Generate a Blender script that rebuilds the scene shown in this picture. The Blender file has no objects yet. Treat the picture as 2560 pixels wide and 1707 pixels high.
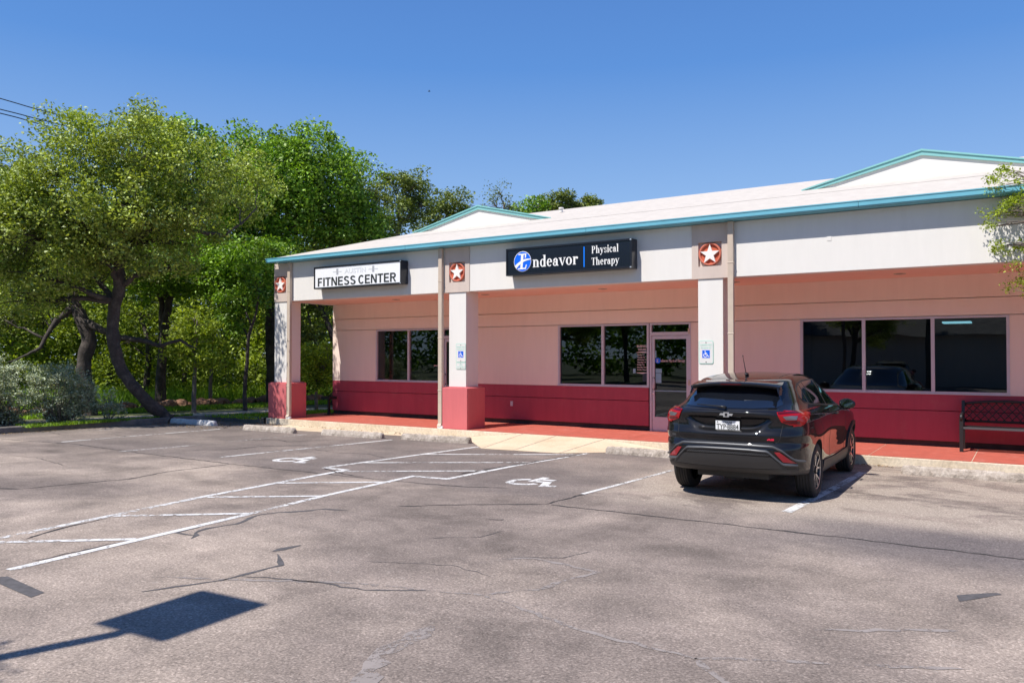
import bpy, bmesh, math, random
import numpy as np
from mathutils import Vector, Matrix
from mathutils.bvhtree import BVHTree
from math import sin, cos, pi, radians
random.seed(7); RNG = np.random.default_rng(11)
SC = bpy.context.scene
COL = SC.collection

# ------------------------------------------------------------------ camera, sky, sun, exposure
CAM_H, YAW, PITCH, FPX = 1.80, radians(32.948), radians(1.05), 1991.1
cam = bpy.data.cameras.new('camera'); cam.lens = 28.0; cam.sensor_width = 36.0
cam.clip_start = 0.05; cam.clip_end = 2000
camo = bpy.data.objects.new('camera', cam); COL.objects.link(camo)
camo.location = (0, 0, CAM_H); camo.rotation_euler = (pi/2 + PITCH, 0, YAW)
SC.camera = camo

SUN = Vector((-0.20, -0.615, 1.0)).normalized()
world = bpy.data.worlds.new('World'); SC.world = world; world.use_nodes = True
wn = world.node_tree; bg = wn.nodes['Background']
sky = wn.nodes.new('ShaderNodeTexSky'); sky.sky_type = 'NISHITA'; sky.sun_disc = False
sky.sun_elevation = math.asin(SUN.z); sky.sun_rotation = math.atan2(SUN.x, SUN.y)
sky.air_density = 1.0; sky.dust_density = 0.1; sky.ozone_density = 3.0; sky.altitude = 150
_tc = wn.nodes.new('ShaderNodeTexCoord'); _sp = wn.nodes.new('ShaderNodeSeparateXYZ'); wn.links.new(_tc.outputs['Generated'], _sp.inputs[0])
_rp = wn.nodes.new('ShaderNodeValToRGB'); _el = _rp.color_ramp.elements
for _ in range(3): _el.new(0.5)
for _e, (_p, _c) in zip(_el, ((0.0, (4.1, 5.5, 7.7)), (0.12, (2.85, 4.6, 7.4)), (0.34, (0.85, 2.45, 6.2)), (0.55, (0.5, 1.5, 4.6)), (1.0, (0.45, 1.2, 3.6)))): _e.position = _p; _e.color = (_c[0]/8, _c[1]/8, _c[2]/8, 1)
wn.links.new(_sp.outputs[2], _rp.inputs[0])
_sc = wn.nodes.new('ShaderNodeVectorMath'); _sc.operation = 'SCALE'; _sc.inputs['Scale'].default_value = 8.0; wn.links.new(_rp.outputs[0], _sc.inputs[0])
_mx = wn.nodes.new('ShaderNodeMix'); _mx.data_type = 'RGBA'; _mx.inputs[0].default_value = 0.80
wn.links.new(sky.outputs[0], _mx.inputs[6]); wn.links.new(_sc.outputs[0], _mx.inputs[7])
wn.links.new(_mx.outputs[2], bg.inputs[0]); bg.inputs[1].default_value = 0.10
sl = bpy.data.lights.new('sun', 'SUN'); sl.energy = 4.8; sl.angle = radians(0.53); sl.color = (1.0, 0.945, 0.87)
so = bpy.data.objects.new('sun', sl); COL.objects.link(so)
so.rotation_euler = SUN.to_track_quat('Z', 'Y').to_euler(); so.location = (0, 0, 30)
SC.view_settings.view_transform = 'Standard'; SC.view_settings.look = 'None'
SC.view_settings.exposure = 0.31; SC.view_settings.gamma = 1.0
SC.render.engine = 'CYCLES'
SC.cycles.max_bounces = 10; SC.cycles.diffuse_bounces = 5; SC.cycles.transparent_max_bounces = 16
SC.cycles.use_denoising = True
try: SC.cycles.denoiser = 'OPENIMAGEDENOISE'
except Exception: pass

# ------------------------------------------------------------------ placing helpers
_f = Vector((-sin(YAW), cos(YAW), 0)); _r = Vector((cos(YAW), sin(YAW), 0))
def spot(px, depth, z=0.15):
    """ground point seen in the direction of picture column px (2560 wide) at the given distance ahead"""
    p = _f*depth + _r*((px-1280)/FPX*depth); return Vector((p.x, p.y, z))
def hz(py, depth):
    return CAM_H + (890-py)/FPX*depth

# ------------------------------------------------------------------ materials
def nt(name):
    m = bpy.data.materials.new(name); m.use_nodes = True
    return m, m.node_tree.nodes, m.node_tree.links, m.node_tree.nodes['Principled BSDF']
def N(nodes, t, **kw):
    n = nodes.new('ShaderNode'+t)
    for k, v in kw.items():
        if k.startswith('i_'): n.inputs[k[2:].replace('_', ' ')].default_value = v
        else: setattr(n, k, v)
    return n
def ramp(nodes, stops):
    n = nodes.new('ShaderNodeValToRGB'); e = n.color_ramp.elements
    while len(e) < len(stops): e.new(0.5)
    for el, (p, c) in zip(e, stops):
        el.position = p; el.color = (c, c, c, 1) if isinstance(c, (int, float)) else (*c, 1)
    return n
def mixc(nodes, links, a, b, f, mode='MIX'):
    n = nodes.new('ShaderNodeMix'); n.data_type = 'RGBA'; n.blend_type = mode
    for sock, v in ((n.inputs[0], f), (n.inputs[6], a), (n.inputs[7], b)):
        if hasattr(v, 'is_linked'): links.new(v, sock)
        elif isinstance(v, (int, float)): sock.default_value = v
        else: sock.default_value = (*v, 1)
    return n.outputs[2]
def coords(nodes, links, scale=(1, 1, 1)):
    g = nodes.new('ShaderNodeNewGeometry'); mp = nodes.new('ShaderNodeMapping'); mp.inputs['Scale'].default_value = scale
    links.new(g.outputs['Position'], mp.inputs[0]); return mp.outputs[0]
def noise(nodes, links, vec, scale, detail=4, rough=0.55, dist=0.0):
    n = N(nodes, 'TexNoise'); n.inputs['Scale'].default_value = scale; n.inputs['Detail'].default_value = detail
    n.inputs['Roughness'].default_value = rough; n.inputs['Distortion'].default_value = dist
    links.new(vec, n.inputs['Vector']); return n.outputs['Fac']
def simple(name, col, rough=0.6, metal=0.0, var=0.0, vscale=6.0, coat=0.0, spec=0.5, bump=0.0, bscale=80, stretch=(1, 1, 1), var2=None):
    m, n, l, b = nt(name)
    b.inputs['Base Color'].default_value = (*col, 1); b.inputs['Roughness'].default_value = rough
    b.inputs['Metallic'].default_value = metal; b.inputs['Coat Weight'].default_value = coat
    b.inputs['Coat Roughness'].default_value = 0.03
    b.inputs['Specular IOR Level'].default_value = spec
    if var or bump: v = coords(n, l, stretch)
    if var:
        f = noise(n, l, v, vscale, 5, 0.6)
        r = ramp(n, [(0.3, 1-var), (0.7, 1+var*0.5)]); l.new(f, r.inputs[0])
        l.new(mixc(n, l, col, r.outputs[0], 1.0, 'MULTIPLY'), b.inputs['Base Color'])
    if bump:
        bp = N(n, 'Bump'); bp.inputs['Strength'].default_value = bump; bp.inputs['Distance'].default_value = 0.01
        l.new(noise(n, l, v, bscale, 3), bp.inputs['Height']); l.new(bp.outputs[0], b.inputs['Normal'])
    return m

def asphalt_mat():
    m, n, l, b = nt('asphalt')
    v = coords(n, l)
    sx = N(n, 'SeparateXYZ'); l.new(v, sx.inputs[0])
    big = noise(n, l, v, 0.22, 5, 0.6, 0.6); mid = noise(n, l, v, 1.3, 6, 0.65, 0.4)
    streak = noise(n, l, coords(n, l, (0.35, 1.4, 1)), 0.9, 6, 0.65, 0.8)
    fine = noise(n, l, v, 55, 3, 0.7); vor = N(n, 'TexVoronoi'); vor.inputs['Scale'].default_value = 75; l.new(v, vor.inputs['Vector'])
    r1 = ramp(n, [(0.30, (0.150, 0.122, 0.108)), (0.48, (0.240, 0.196, 0.170)), (0.66, (0.380, 0.310, 0.258))]); l.new(big, r1.inputs[0])
    r2 = ramp(n, [(0.28, 0.66), (0.5, 1.0), (0.72, 1.26)]); l.new(mid, r2.inputs[0])
    c = mixc(n, l, r1.outputs[0], r2.outputs[0], 1.0, 'MULTIPLY')
    r2b = ramp(n, [(0.35, 0.86), (0.6, 1.08)]); l.new(streak, r2b.inputs[0])
    c = mixc(n, l, c, r2b.outputs[0], 1.0, 'MULTIPLY')
    # worn, pale, sandy areas in the parking row near the walkway (right side)
    def smooth(sock, a, bb):
        mr = N(n, 'MapRange'); mr.interpolation_type = 'SMOOTHSTEP'; mr.inputs[1].default_value = a; mr.inputs[2].default_value = bb
        l.new(sock, mr.inputs[0]); return mr.outputs[0]
    def mul(a, bb):
        q = N(n, 'Math'); q.operation = 'MULTIPLY'
        for s, x in ((q.inputs[0], a), (q.inputs[1], bb)):
            if hasattr(x, 'is_linked'): l.new(x, s)
            else: s.default_value = x
        return q.outputs[0]
    xm = smooth(sx.outputs[0], -5.6, -4.2); ym = smooth(sx.outputs[1], 8.6, 9.6)
    wn_ = noise(n, l, coords(n, l, (1, 1.6, 1)), 0.8, 8, 0.72, 0.5); rw = ramp(n, [(0.44, 0.0), (0.54, 1.0)]); l.new(wn_, rw.inputs[0])
    worn = mul(mul(xm, ym), rw.outputs[0])
    c = mixc(n, l, c, (0.37, 0.31, 0.26), mul(worn, 0.95))
    ys = mul(smooth(sx.outputs[1], 8.5, 8.9), smooth(sx.outputs[0], -4.7, -5.2))
    c = mixc(n, l, c, (0.125, 0.108, 0.108), mul(ys, 0.42))
    # darker oily band just in front of that row
    y2 = mul(smooth(sx.outputs[1], 7.2, 8.4), smooth(sx.outputs[1], 9.7, 9.0)); x2 = smooth(sx.outputs[0], -3.2, -1.0)
    c = mixc(n, l, c, (0.10, 0.09, 0.098), mul(mul(y2, x2), 0.7))
    # pale flecks and dark aggregate
    sp = ramp(n, [(0.35, 0.70), (0.5, 1.0), (0.66, 1.34)]); l.new(fine, sp.inputs[0])
    c = mixc(n, l, c, sp.outputs[0], 0.9, 'MULTIPLY')
    hs = N(n, 'SeparateColor'); l.new(vor.outputs['Color'], hs.inputs[0])
    st = ramp(n, [(0.0, 0.62), (0.25, 0.95), (0.75, 1.0), (1.0, 1.55)]); l.new(hs.outputs[0], st.inputs[0])
    c = mixc(n, l, c, st.outputs[0], 0.75, 'MULTIPLY')
    fl = noise(n, l, v, 9.0, 8, 0.8, 0.2); fr = ramp(n, [(0.58, 0.0), (0.68, 1.0)]); l.new(fl, fr.inputs[0])
    c = mixc(n, l, c, (0.40, 0.35, 0.31), mul(fr.outputs[0], 0.6))
    l.new(c, b.inputs['Base Color']); b.inputs['Roughness'].default_value = 0.9; b.inputs['Specular IOR Level'].default_value = 0.3
    bp = N(n, 'Bump'); bp.inputs['Strength'].default_value = 0.55; bp.inputs['Distance'].default_value = 0.006
    l.new(hs.outputs[1], bp.inputs['Height']); l.new(bp.outputs[0], b.inputs['Normal'])
    return m

def paint_line_mat(name='road_paint', col=(0.72, 0.71, 0.70), wear=0.40):
    m, n, l, b = nt(name); v = coords(n, l)
    a = noise(n, l, v, 14, 8, 0.8, 0.3); a2 = noise(n, l, v, 0.9, 3, 0.6)
    add = N(n, 'Math'); add.operation = 'ADD'; l.new(a, add.inputs[0])
    mm = N(n, 'Math'); mm.operation = 'MULTIPLY'; mm.inputs[1].default_value = 0.6; l.new(a2, mm.inputs[0]); l.new(mm.outputs[0], add.inputs[1])
    r = ramp(n, [(wear+0.16, 0.0), (wear+0.24, 1.0)]); l.new(add.outputs[0], r.inputs[0])
    d = ramp(n, [(0.3, 0.78), (0.6, 1.0)]); l.new(noise(n, l, v, 5, 5, 0.7), d.inputs[0])
    l.new(mixc(n, l, col, d.outputs[0], 1.0, 'MULTIPLY'), b.inputs['Base Color'])
    b.inputs['Roughness'].default_value = 0.75; l.new(r.outputs[0], b.inputs['Alpha'])
    return m

def wall_mat(name, col, stain=0.10, rough=0.75, dirt=None):
    m, n, l, b = nt(name); v = coords(n, l)
    st = noise(n, l, coords(n, l, (2.5, 2.5, 0.35)), 2.0, 6, 0.65, 0.3); r = ramp(n, [(0.3, 1-stain), (0.62, 1.03)]); l.new(st, r.inputs[0])
    c = mixc(n, l, col, r.outputs[0], 1.0, 'MULTIPLY')
    if dirt:
        dn = noise(n, l, v, 3.5, 8, 0.75); dr = ramp(n, [(0.55, 0.0), (0.68, 1.0)]); l.new(dn, dr.inputs[0])
        q = N(n, 'Math'); q.operation = 'MULTIPLY'; q.inputs[1].default_value = 0.5; l.new(dr.outputs[0], q.inputs[0])
        c = mixc(n, l, c, dirt, q.outputs[0])
    l.new(c, b.inputs['Base Color']); b.inputs['Roughness'].default_value = rough; b.inputs['Specular IOR Level'].default_value = 0.3
    bp = N(n, 'Bump'); bp.inputs['Strength'].default_value = 0.25; bp.inputs['Distance'].default_value = 0.004
    l.new(noise(n, l, v, 160, 3), bp.inputs['Height']); l.new(bp.outputs[0], b.inputs['Normal'])
    return m

def concrete_mat(name, c0, c1, c2, scale=2.0, fine=40, bumpd=0.01):
    m, n, l, b = nt(name); v = coords(n, l)
    r = ramp(n, [(0.3, c0), (0.5, c1), (0.7, c2)]); l.new(noise(n, l, v, scale, 8, 0.7, 0.3), r.inputs[0])
    f = ramp(n, [(0.3, 0.7), (0.65, 1.15)]); l.new(noise(n, l, v, fine, 4, 0.7), f.inputs[0])
    l.new(mixc(n, l, r.outputs[0], f.outputs[0], 0.8, 'MULTIPLY'), b.inputs['Base Color'])
    b.inputs['Roughness'].default_value = 0.9
    bp = N(n, 'Bump'); bp.inputs['Strength'].default_value = 0.6; bp.inputs['Distance'].default_value = bumpd
    l.new(noise(n, l, v, fine*0.6, 5, 0.7), bp.inputs['Height']); l.new(bp.outputs[0], b.inputs['Normal'])
    return m

def leaf_mat(name, dark, light, trans=0.35, gloss=0.12):
    m, n, l, b = nt(name); n.remove(b); out = n['Material Output']
    g = n.new('ShaderNodeNewGeometry')
    r = ramp(n, [(0.0, dark), (0.75, light), (1.0, tuple(min(1, x*1.35) for x in light))]); l.new(g.outputs['Random Per Island'], r.inputs[0])
    v = coords(n, l); nr = ramp(n, [(0.3, 0.7), (0.7, 1.25)]); l.new(noise(n, l, v, 0.9, 3), nr.inputs[0])
    c = mixc(n, l, r.outputs[0], nr.outputs[0], 1.0, 'MULTIPLY')
    d = n.new('ShaderNodeBsdfDiffuse'); t = n.new('ShaderNodeBsdfTranslucent'); gl = n.new('ShaderNodeBsdfGlossy')
    gl.inputs['Roughness'].default_value = 0.55; gl.inputs['Color'].default_value = (0.75, 0.8, 0.6, 1)
    l.new(c, d.inputs[0])
    tc = mixc(n, l, c, (1.25, 1.2, 0.35), 1.0, 'MULTIPLY'); l.new(tc, t.inputs[0])
    m1 = n.new('ShaderNodeMixShader'); m1.inputs[0].default_value = trans; l.new(d.outputs[0], m1.inputs[1]); l.new(t.outputs[0], m1.inputs[2])
    m2 = n.new('ShaderNodeMixShader'); m2.inputs[0].default_value = gloss; l.new(m1.outputs[0], m2.inputs[1]); l.new(gl.outputs[0], m2.inputs[2])
    l.new(m2.outputs[0], out.inputs[0]); return m

def glass_mat(name, tint, refl=0.06, ior=1.5):
    m, n, l, b = nt(name); n.remove(b); out = n['Material Output']
    t = n.new('ShaderNodeBsdfTransparent'); t.inputs[0].default_value = (*tint, 1)
    g = n.new('ShaderNodeBsdfGlossy'); g.inputs['Roughness'].default_value = 0.004; g.inputs[0].default_value = (0.86, 0.95, 1.0, 1)
    f = n.new('ShaderNodeFresnel'); f.inputs[0].default_value = ior
    a = N(n, 'Math'); a.operation = 'ADD'; a.inputs[1].default_value = refl; l.new(f.outputs[0], a.inputs[0])
    v = coords(n, l); bp = N(n, 'Bump'); bp.inputs['Strength'].default_value = 0.08; bp.inputs['Distance'].default_value = 0.02
    l.new(noise(n, l, v, 1.2, 1), bp.inputs['Height']); l.new(bp.outputs[0], g.inputs['Normal'])
    mx = n.new('ShaderNodeMixShader'); l.new(a.outputs[0], mx.inputs[0]); l.new(t.outputs[0], mx.inputs[1]); l.new(g.outputs[0], mx.inputs[2])
    l.new(mx.outputs[0], out.inputs[0]); return m

M = {}
M['asphalt'] = asphalt_mat()
M['line'] = paint_line_mat(wear=0.555)
M['symbol'] = paint_line_mat('symbol_paint', (0.70, 0.69, 0.68), 0.50)
M['line_worn'] = paint_line_mat('road_paint_faded', (0.60, 0.58, 0.57), 0.60)
M['crack'] = simple('crack_tar', (0.045, 0.04, 0.04), 0.85, var=0.3, vscale=20)
M['tar'] = simple('tar_patch', (0.10, 0.093, 0.095), 0.85, var=0.35, vscale=14)
M['pale'] = paint_line_mat('pale_seal', (0.30, 0.26, 0.24), 0.56)
M['white'] = wall_mat('cream_wall_paint', (0.74, 0.715, 0.68), 0.015)
M['under'] = wall_mat('bounce_tinted_wall_paint', (0.87, 0.73, 0.64), 0.02)  # cream wall paint with the walkway's red bounce light put into the colour
M['soffit'] = wall_mat('bounce_tinted_soffit_paint', (0.86, 0.58, 0.47), 0.03)  # salmon tone stands for light bounced up from the red walkway
M['beige'] = wall_mat('beige_paint', (0.60, 0.50, 0.44), 0.06)
M['spout'] = simple('beige_metal', (0.56, 0.46, 0.37), 0.45, var=0.08)
M['red'] = wall_mat('maroon_wall_paint', (0.42, 0.066, 0.100), 0.10, 0.6, dirt=(0.42, 0.10, 0.12))
M['plinth'] = wall_mat('sunlit_red_paint', (0.60, 0.150, 0.160), 0.07, 0.65)  # wainscot red made paler, sunlight on the plinth fronts put into the colour
M['walk'] = wall_mat('red_walkway_paint', (0.48, 0.120, 0.085), 0.18, 0.7, dirt=(0.55, 0.24, 0.20))
M['kerb'] = concrete_mat('cream_concrete', (0.50, 0.40, 0.28), (0.64, 0.55, 0.42), (0.72, 0.64, 0.52), 1.6, 30, 0.003)
M['ramp'] = concrete_mat('sand_concrete', (0.56, 0.43, 0.29), (0.66, 0.53, 0.38), (0.71, 0.59, 0.44), 1.0, 60, 0.003)
M['oldkerb'] = concrete_mat('old_kerb', (0.10, 0.09, 0.085), (0.17, 0.15, 0.14), (0.27, 0.24, 0.21), 3.0, 40, 0.008)
M['stop'] = concrete_mat('stop_concrete', (0.20, 0.17, 0.14), (0.42, 0.36, 0.31), (0.62, 0.56, 0.50), 6.0, 45, 0.02)
M['stopwhite'] = concrete_mat('stop_white', (0.5, 0.5, 0.52), (0.66, 0.66, 0.67), (0.75, 0.74, 0.73), 6.0, 45, 0.01)
M['path'] = concrete_mat('path_concrete', (0.38, 0.32, 0.28), (0.46, 0.39, 0.34), (0.52, 0.45, 0.39), 2.0, 30, 0.004)
M['roof'] = wall_mat('cream_roof_membrane', (0.55, 0.505, 0.455), 0.10, 0.8, dirt=(0.46, 0.41, 0.36))
M['teal'] = simple('teal_gutter_paint', (0.15, 0.45, 0.57), 0.45, var=0.10, vscale=1.5)
M['teal2'] = simple('pale_teal_paint', (0.22, 0.50, 0.50), 0.5, var=0.06, vscale=2)
M['frame'] = simple('aluminium_frame', (0.62, 0.56, 0.62), 0.4, 0.25, var=0.05)
M['dark'] = simple('dark_void', (0.02, 0.02, 0.022), 0.8)
M['found'] = simple('dark_foundation', (0.06, 0.045, 0.045), 0.9, var=0.3)
M['black'] = simple('black_metal', (0.018, 0.018, 0.02), 0.4)
M['blacksign'] = simple('black_sign_frame', (0.02, 0.022, 0.03), 0.28, 0.3)
M['signblack'] = simple('black_sign_face', (0.008, 0.011, 0.02), 0.22)
M['signwhite'] = simple('white_sign_face', (0.84, 0.85, 0.87), 0.35)
M['ink'] = simple('black_lettering', (0.03, 0.035, 0.035), 0.5)
M['faint'] = simple('faded_grey_lettering', (0.66, 0.68, 0.70), 0.5)
M['faint2'] = simple('faded_dumbbell', (0.40, 0.41, 0.44), 0.5)
M['blue'] = simple('blue_vinyl', (0.0, 0.13, 0.80), 0.4)
M['blue2'] = simple('blue_bar', (0.0, 0.20, 0.90), 0.4)
M['letwhite'] = simple('white_lettering', (0.86, 0.86, 0.84), 0.5)
M['medred'] = wall_mat('brick_red_paint', (0.55, 0.12, 0.06), 0.15)
M['medring'] = wall_mat('ring_red_paint', (0.60, 0.17, 0.11), 0.12)
M['star'] = wall_mat('star_paint', (0.84, 0.80, 0.76), 0.06)
M['mint'] = simple('faded_mint_print', (0.42, 0.68, 0.58), 0.5)
M['mintpale'] = simple('faded_sign_face', (0.72, 0.70, 0.68), 0.5)
M['isablue'] = simple('isa_blue', (0.0, 0.11, 0.72), 0.45)
M['glass'] = glass_mat('window_glass', (0.14, 0.26, 0.33), 0.035)
M['decal'] = simple('window_lettering', (0.80, 0.62, 0.62), 0.5)
M['paper'] = simple('taped_paper', (0.25, 0.42, 0.52), 0.6)
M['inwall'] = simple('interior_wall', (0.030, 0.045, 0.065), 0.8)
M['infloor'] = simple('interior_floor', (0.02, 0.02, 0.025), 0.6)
M['stool'] = simple('pale_stool', (0.5, 0.62, 0.75), 0.4)
M['bark'] = concrete_mat('oak_bark', (0.030, 0.024, 0.022), (0.065, 0.053, 0.048), (0.13, 0.108, 0.096), 5.0, 25, 0.04)
M['bark2'] = concrete_mat('pale_bark', (0.10, 0.085, 0.07), (0.17, 0.145, 0.12), (0.26, 0.22, 0.19), 5.0, 25, 0.03)
M['oak'] = leaf_mat('oak_leaf', (0.09, 0.145, 0.018), (0.40, 0.50, 0.085), 0.36, 0.10)
M['oak2'] = leaf_mat('olive_leaf', (0.075, 0.115, 0.022), (0.22, 0.28, 0.065), 0.36, 0.07)
M['elm'] = leaf_mat('elm_leaf', (0.045, 0.12, 0.012), (0.26, 0.45, 0.045), 0.36, 0.07)
M['lime'] = leaf_mat('spring_leaf', (0.12, 0.19, 0.018), (0.38, 0.48, 0.06), 0.42, 0.04)
M['wood'] = leaf_mat('woodland_leaf', (0.045, 0.085, 0.012), (0.25, 0.33, 0.04), 0.36, 0.03)
M['sage'] = leaf_mat('sage_leaf', (0.20, 0.25, 0.17), (0.50, 0.56, 0.42), 0.20, 0.05)
M['grass'] = leaf_mat('grass_blade', (0.10, 0.20, 0.015), (0.28, 0.45, 0.04), 0.40, 0.03)
M['litter'] = leaf_mat('dry_leaf', (0.10, 0.06, 0.03), (0.30, 0.20, 0.10), 0.1, 0.03)
M['soil'] = concrete_mat('grassy_soil', (0.045, 0.06, 0.018), (0.07, 0.085, 0.025), (0.13, 0.12, 0.06), 0.6, 12, 0.02)
M['rock'] = concrete_mat('red_rock', (0.16, 0.08, 0.05), (0.30, 0.16, 0.10), (0.42, 0.27, 0.18), 4, 20, 0.03)
M['cable'] = simple('cable', (0.03, 0.035, 0.05), 0.6)
M['pole'] = simple('wood_pole', (0.12, 0.09, 0.07), 0.8, var=0.2)
# car
M['paint'] = simple('black_car_paint', (0.006, 0.006, 0.008), 0.5, 0.0, coat=1.0, spec=0.08)
M['clad'] = simple('black_plastic_cladding', (0.028, 0.027, 0.028), 0.5, bump=0.1, bscale=300)
M['trim'] = simple('satin_grey_trim', (0.11, 0.115, 0.125), 0.38, 0.4)
M['carglass'] = simple('tinted_car_glass', (0.006, 0.008, 0.013), 0.02, coat=1.0, spec=1.0); M['mirrorglass'] = simple('mirror_glass', (0.32, 0.36, 0.36), 0.03, 1.0)
M['tyre'] = simple('tyre_rubber', (0.022, 0.021, 0.022), 0.75)
M['rimdark'] = simple('rim_black', (0.015, 0.015, 0.018), 0.25, 0.5)
M['alloy'] = simple('machined_alloy', (0.68, 0.66, 0.66), 0.22, 0.9)
M['chrome'] = simple('chrome', (0.85, 0.86, 0.88), 0.28, 0.8)
M['lamp'] = simple('red_lamp_lens', (0.34, 0.003, 0.006), 0.12, coat=0.25)
M['lampdark'] = simple('dark_red_lens', (0.09, 0.002, 0.005), 0.12, coat=0.25)
M['lampclear'] = simple('clear_lamp_lens', (0.15, 0.14, 0.16), 0.1, 0.2, coat=1.0)
M['reflector'] = simple('red_reflector', (0.30, 0.012, 0.02), 0.15, coat=0.6)
M['plate'] = simple('plate_white', (0.78, 0.79, 0.80), 0.4)
M['badge'] = simple('red_badge', (0.65, 0.02, 0.06), 0.3)

# ------------------------------------------------------------------ mesh building
class MB:
    def __init__(s): s.v = []; s.f = []; s.m = []; s.mats = []; s.sm = []
    def mi(s, mat):
        if mat not in s.mats: s.mats.append(mat)
        return s.mats.index(mat)
    def add(s, vs, fs, mat, smooth=False):
        o = len(s.v); s.v += [tuple(p) for p in vs]; k = s.mi(mat)
        for f in fs: s.f.append([i+o for i in f]); s.m.append(k); s.sm.append(smooth)
        return s
    def box(s, x0, x1, y0, y1, z0, z1, mat, rot=0.0, c=None):
        vs = [(x, y, z) for z in (z0, z1) for y in (y0, y1) for x in (x0, x1)]
        if rot:
            cx, cy = c if c else ((x0+x1)/2, (y0+y1)/2); ca, sa = cos(rot), sin(rot)
            vs = [(cx+(x-cx)*ca-(y-cy)*sa, cy+(x-cx)*sa+(y-cy)*ca, z) for x, y, z in vs]
        return s.add(vs, [(0, 2, 3, 1), (4, 5, 7, 6), (0, 1, 5, 4), (2, 6, 7, 3), (0, 4, 6, 2), (1, 3, 7, 5)], mat)
    def prism(s, poly, axis, a, b, mat, smooth=False):
        """poly in the two other axes, extruded from a to b along axis ('x','y','z')"""
        def pt(p, t):
            return (t, p[0], p[1]) if axis == 'x' else (p[0], t, p[1]) if axis == 'y' else (p[0], p[1], t)
        n = len(poly); vs = [pt(p, a) for p in poly]+[pt(p, b) for p in poly]
        fs = [list(range(n))[::-1], list(range(n, 2*n))]
        s.add(vs, fs, mat)
        return s.add(vs, [(i, (i+1) % n, n+(i+1) % n, n+i) for i in range(n)], mat, smooth)
    def tube(s, pts, rad, mat, n=8, cap=True):
        pts = [Vector(p) for p in pts]; R = rad if isinstance(rad, (list, tuple)) else [rad]*len(pts)
        vs = []; up = Vector((0.13, 0.21, 0.97)); prev = None
        for i, p in enumerate(pts):
            d = (pts[min(i+1, len(pts)-1)]-pts[max(i-1, 0)])
            if d.length < 1e-9: d = Vector((0, 0, 1))
            d.normalize(); a = prev if prev is not None else (up if abs(d.dot(up)) < 0.95 else Vector((1, 0, 0)))
            a = (a-d*a.dot(d)); a = a.normalized() if a.length > 1e-6 else d.orthogonal().normalized(); prev = a; b = d.cross(a)
            vs += [p+(a*cos(2*pi*k/n)+b*sin(2*pi*k/n))*R[i] for k in range(n)]
        fs = [(i*n+k, i*n+(k+1) % n, (i+1)*n+(k+1) % n, (i+1)*n+k) for i in range(len(pts)-1) for k in range(n)]
        if cap: fs += [list(range(n))[::-1], [(len(pts)-1)*n+k for k in range(n)]]
        return s.add(vs, fs, mat, True)
    def lathe(s, prof, mat, n=48, axis='x', c=(0, 0, 0), smooth=True, closed=False):
        """prof: (offset along axis, radius)"""
        vs = []
        for a, r in prof:
            for k in range(n):
                t = 2*pi*k/n; u, w = r*cos(t), r*sin(t)
                vs.append((c[0]+a, c[1]+u, c[2]+w) if axis == 'x' else (c[0]+u, c[1]+a, c[2]+w) if axis == 'y' else (c[0]+u, c[1]+w, c[2]+a))
        m = len(prof); rng = range(m if closed else m-1)
        return s.add(vs, [(i*n+k, i*n+(k+1) % n, ((i+1) % m)*n+(k+1) % n, ((i+1) % m)*n+k) for i in rng for k in range(n)], mat, smooth)
    def grid(s, rows, mat, smooth=True):
        n = len(rows[0]); vs = [p for r in rows for p in r]
        return s.add(vs, [(i*n+k, i*n+k+1, (i+1)*n+k+1, (i+1)*n+k) for i in range(len(rows)-1) for k in range(n-1)], mat, smooth)
    def mesh(s, name, off=None):
        me = bpy.data.meshes.new(name)
        vs = s.v if off is None else [(a-off[0], b-off[1], c-off[2]) for a, b, c in s.v]
        me.from_pydata(vs, [], s.f)
        for m in s.mats: me.materials.append(M[m])
        me.polygons.foreach_set('material_index', s.m); me.polygons.foreach_set('use_smooth', s.sm)
        me.update(); return me
    def build(s, name, parent=None, world=False, bevel=0, fixn=True):
        root = parent
        while root is not None and root.parent is not None: root = root.parent
        off = root.location if (world and root is not None) else None
        me = s.mesh(name, off)
        if fixn:
            bm = bmesh.new(); bm.from_mesh(me); bmesh.ops.recalc_face_normals(bm, faces=bm.faces); bm.to_mesh(me); bm.free()
        o = bpy.data.objects.new(name, me); COL.objects.link(o)
        if parent is not None: o.parent = parent
        if bevel:
            md = o.modifiers.new('bevel', 'BEVEL'); md.width = bevel; md.segments = 2; md.limit_method = 'ANGLE'; md.angle_limit = radians(40)
        return o
def thing(name, label, cat, loc=(0, 0, 0), group=None, rotz=0.0):
    o = bpy.data.objects.new(name, None); o.empty_display_size = 0.2; COL.objects.link(o)
    o.location = loc; o.rotation_euler = (0, 0, rotz); o['label'] = label; o['category'] = cat
    if group: o['group'] = group
    return o
def tag(o, label, cat, group=None):
    o['label'] = label; o['category'] = cat
    if group: o['group'] = group
    return o
def struct(o, kind='structure'):
    o['kind'] = kind; return o
def copy_tree(o, parent=None):
    c = o.copy(); COL.objects.link(c); c.parent = parent
    for ch in list(o.children): copy_tree(ch, c)
    return c
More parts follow.
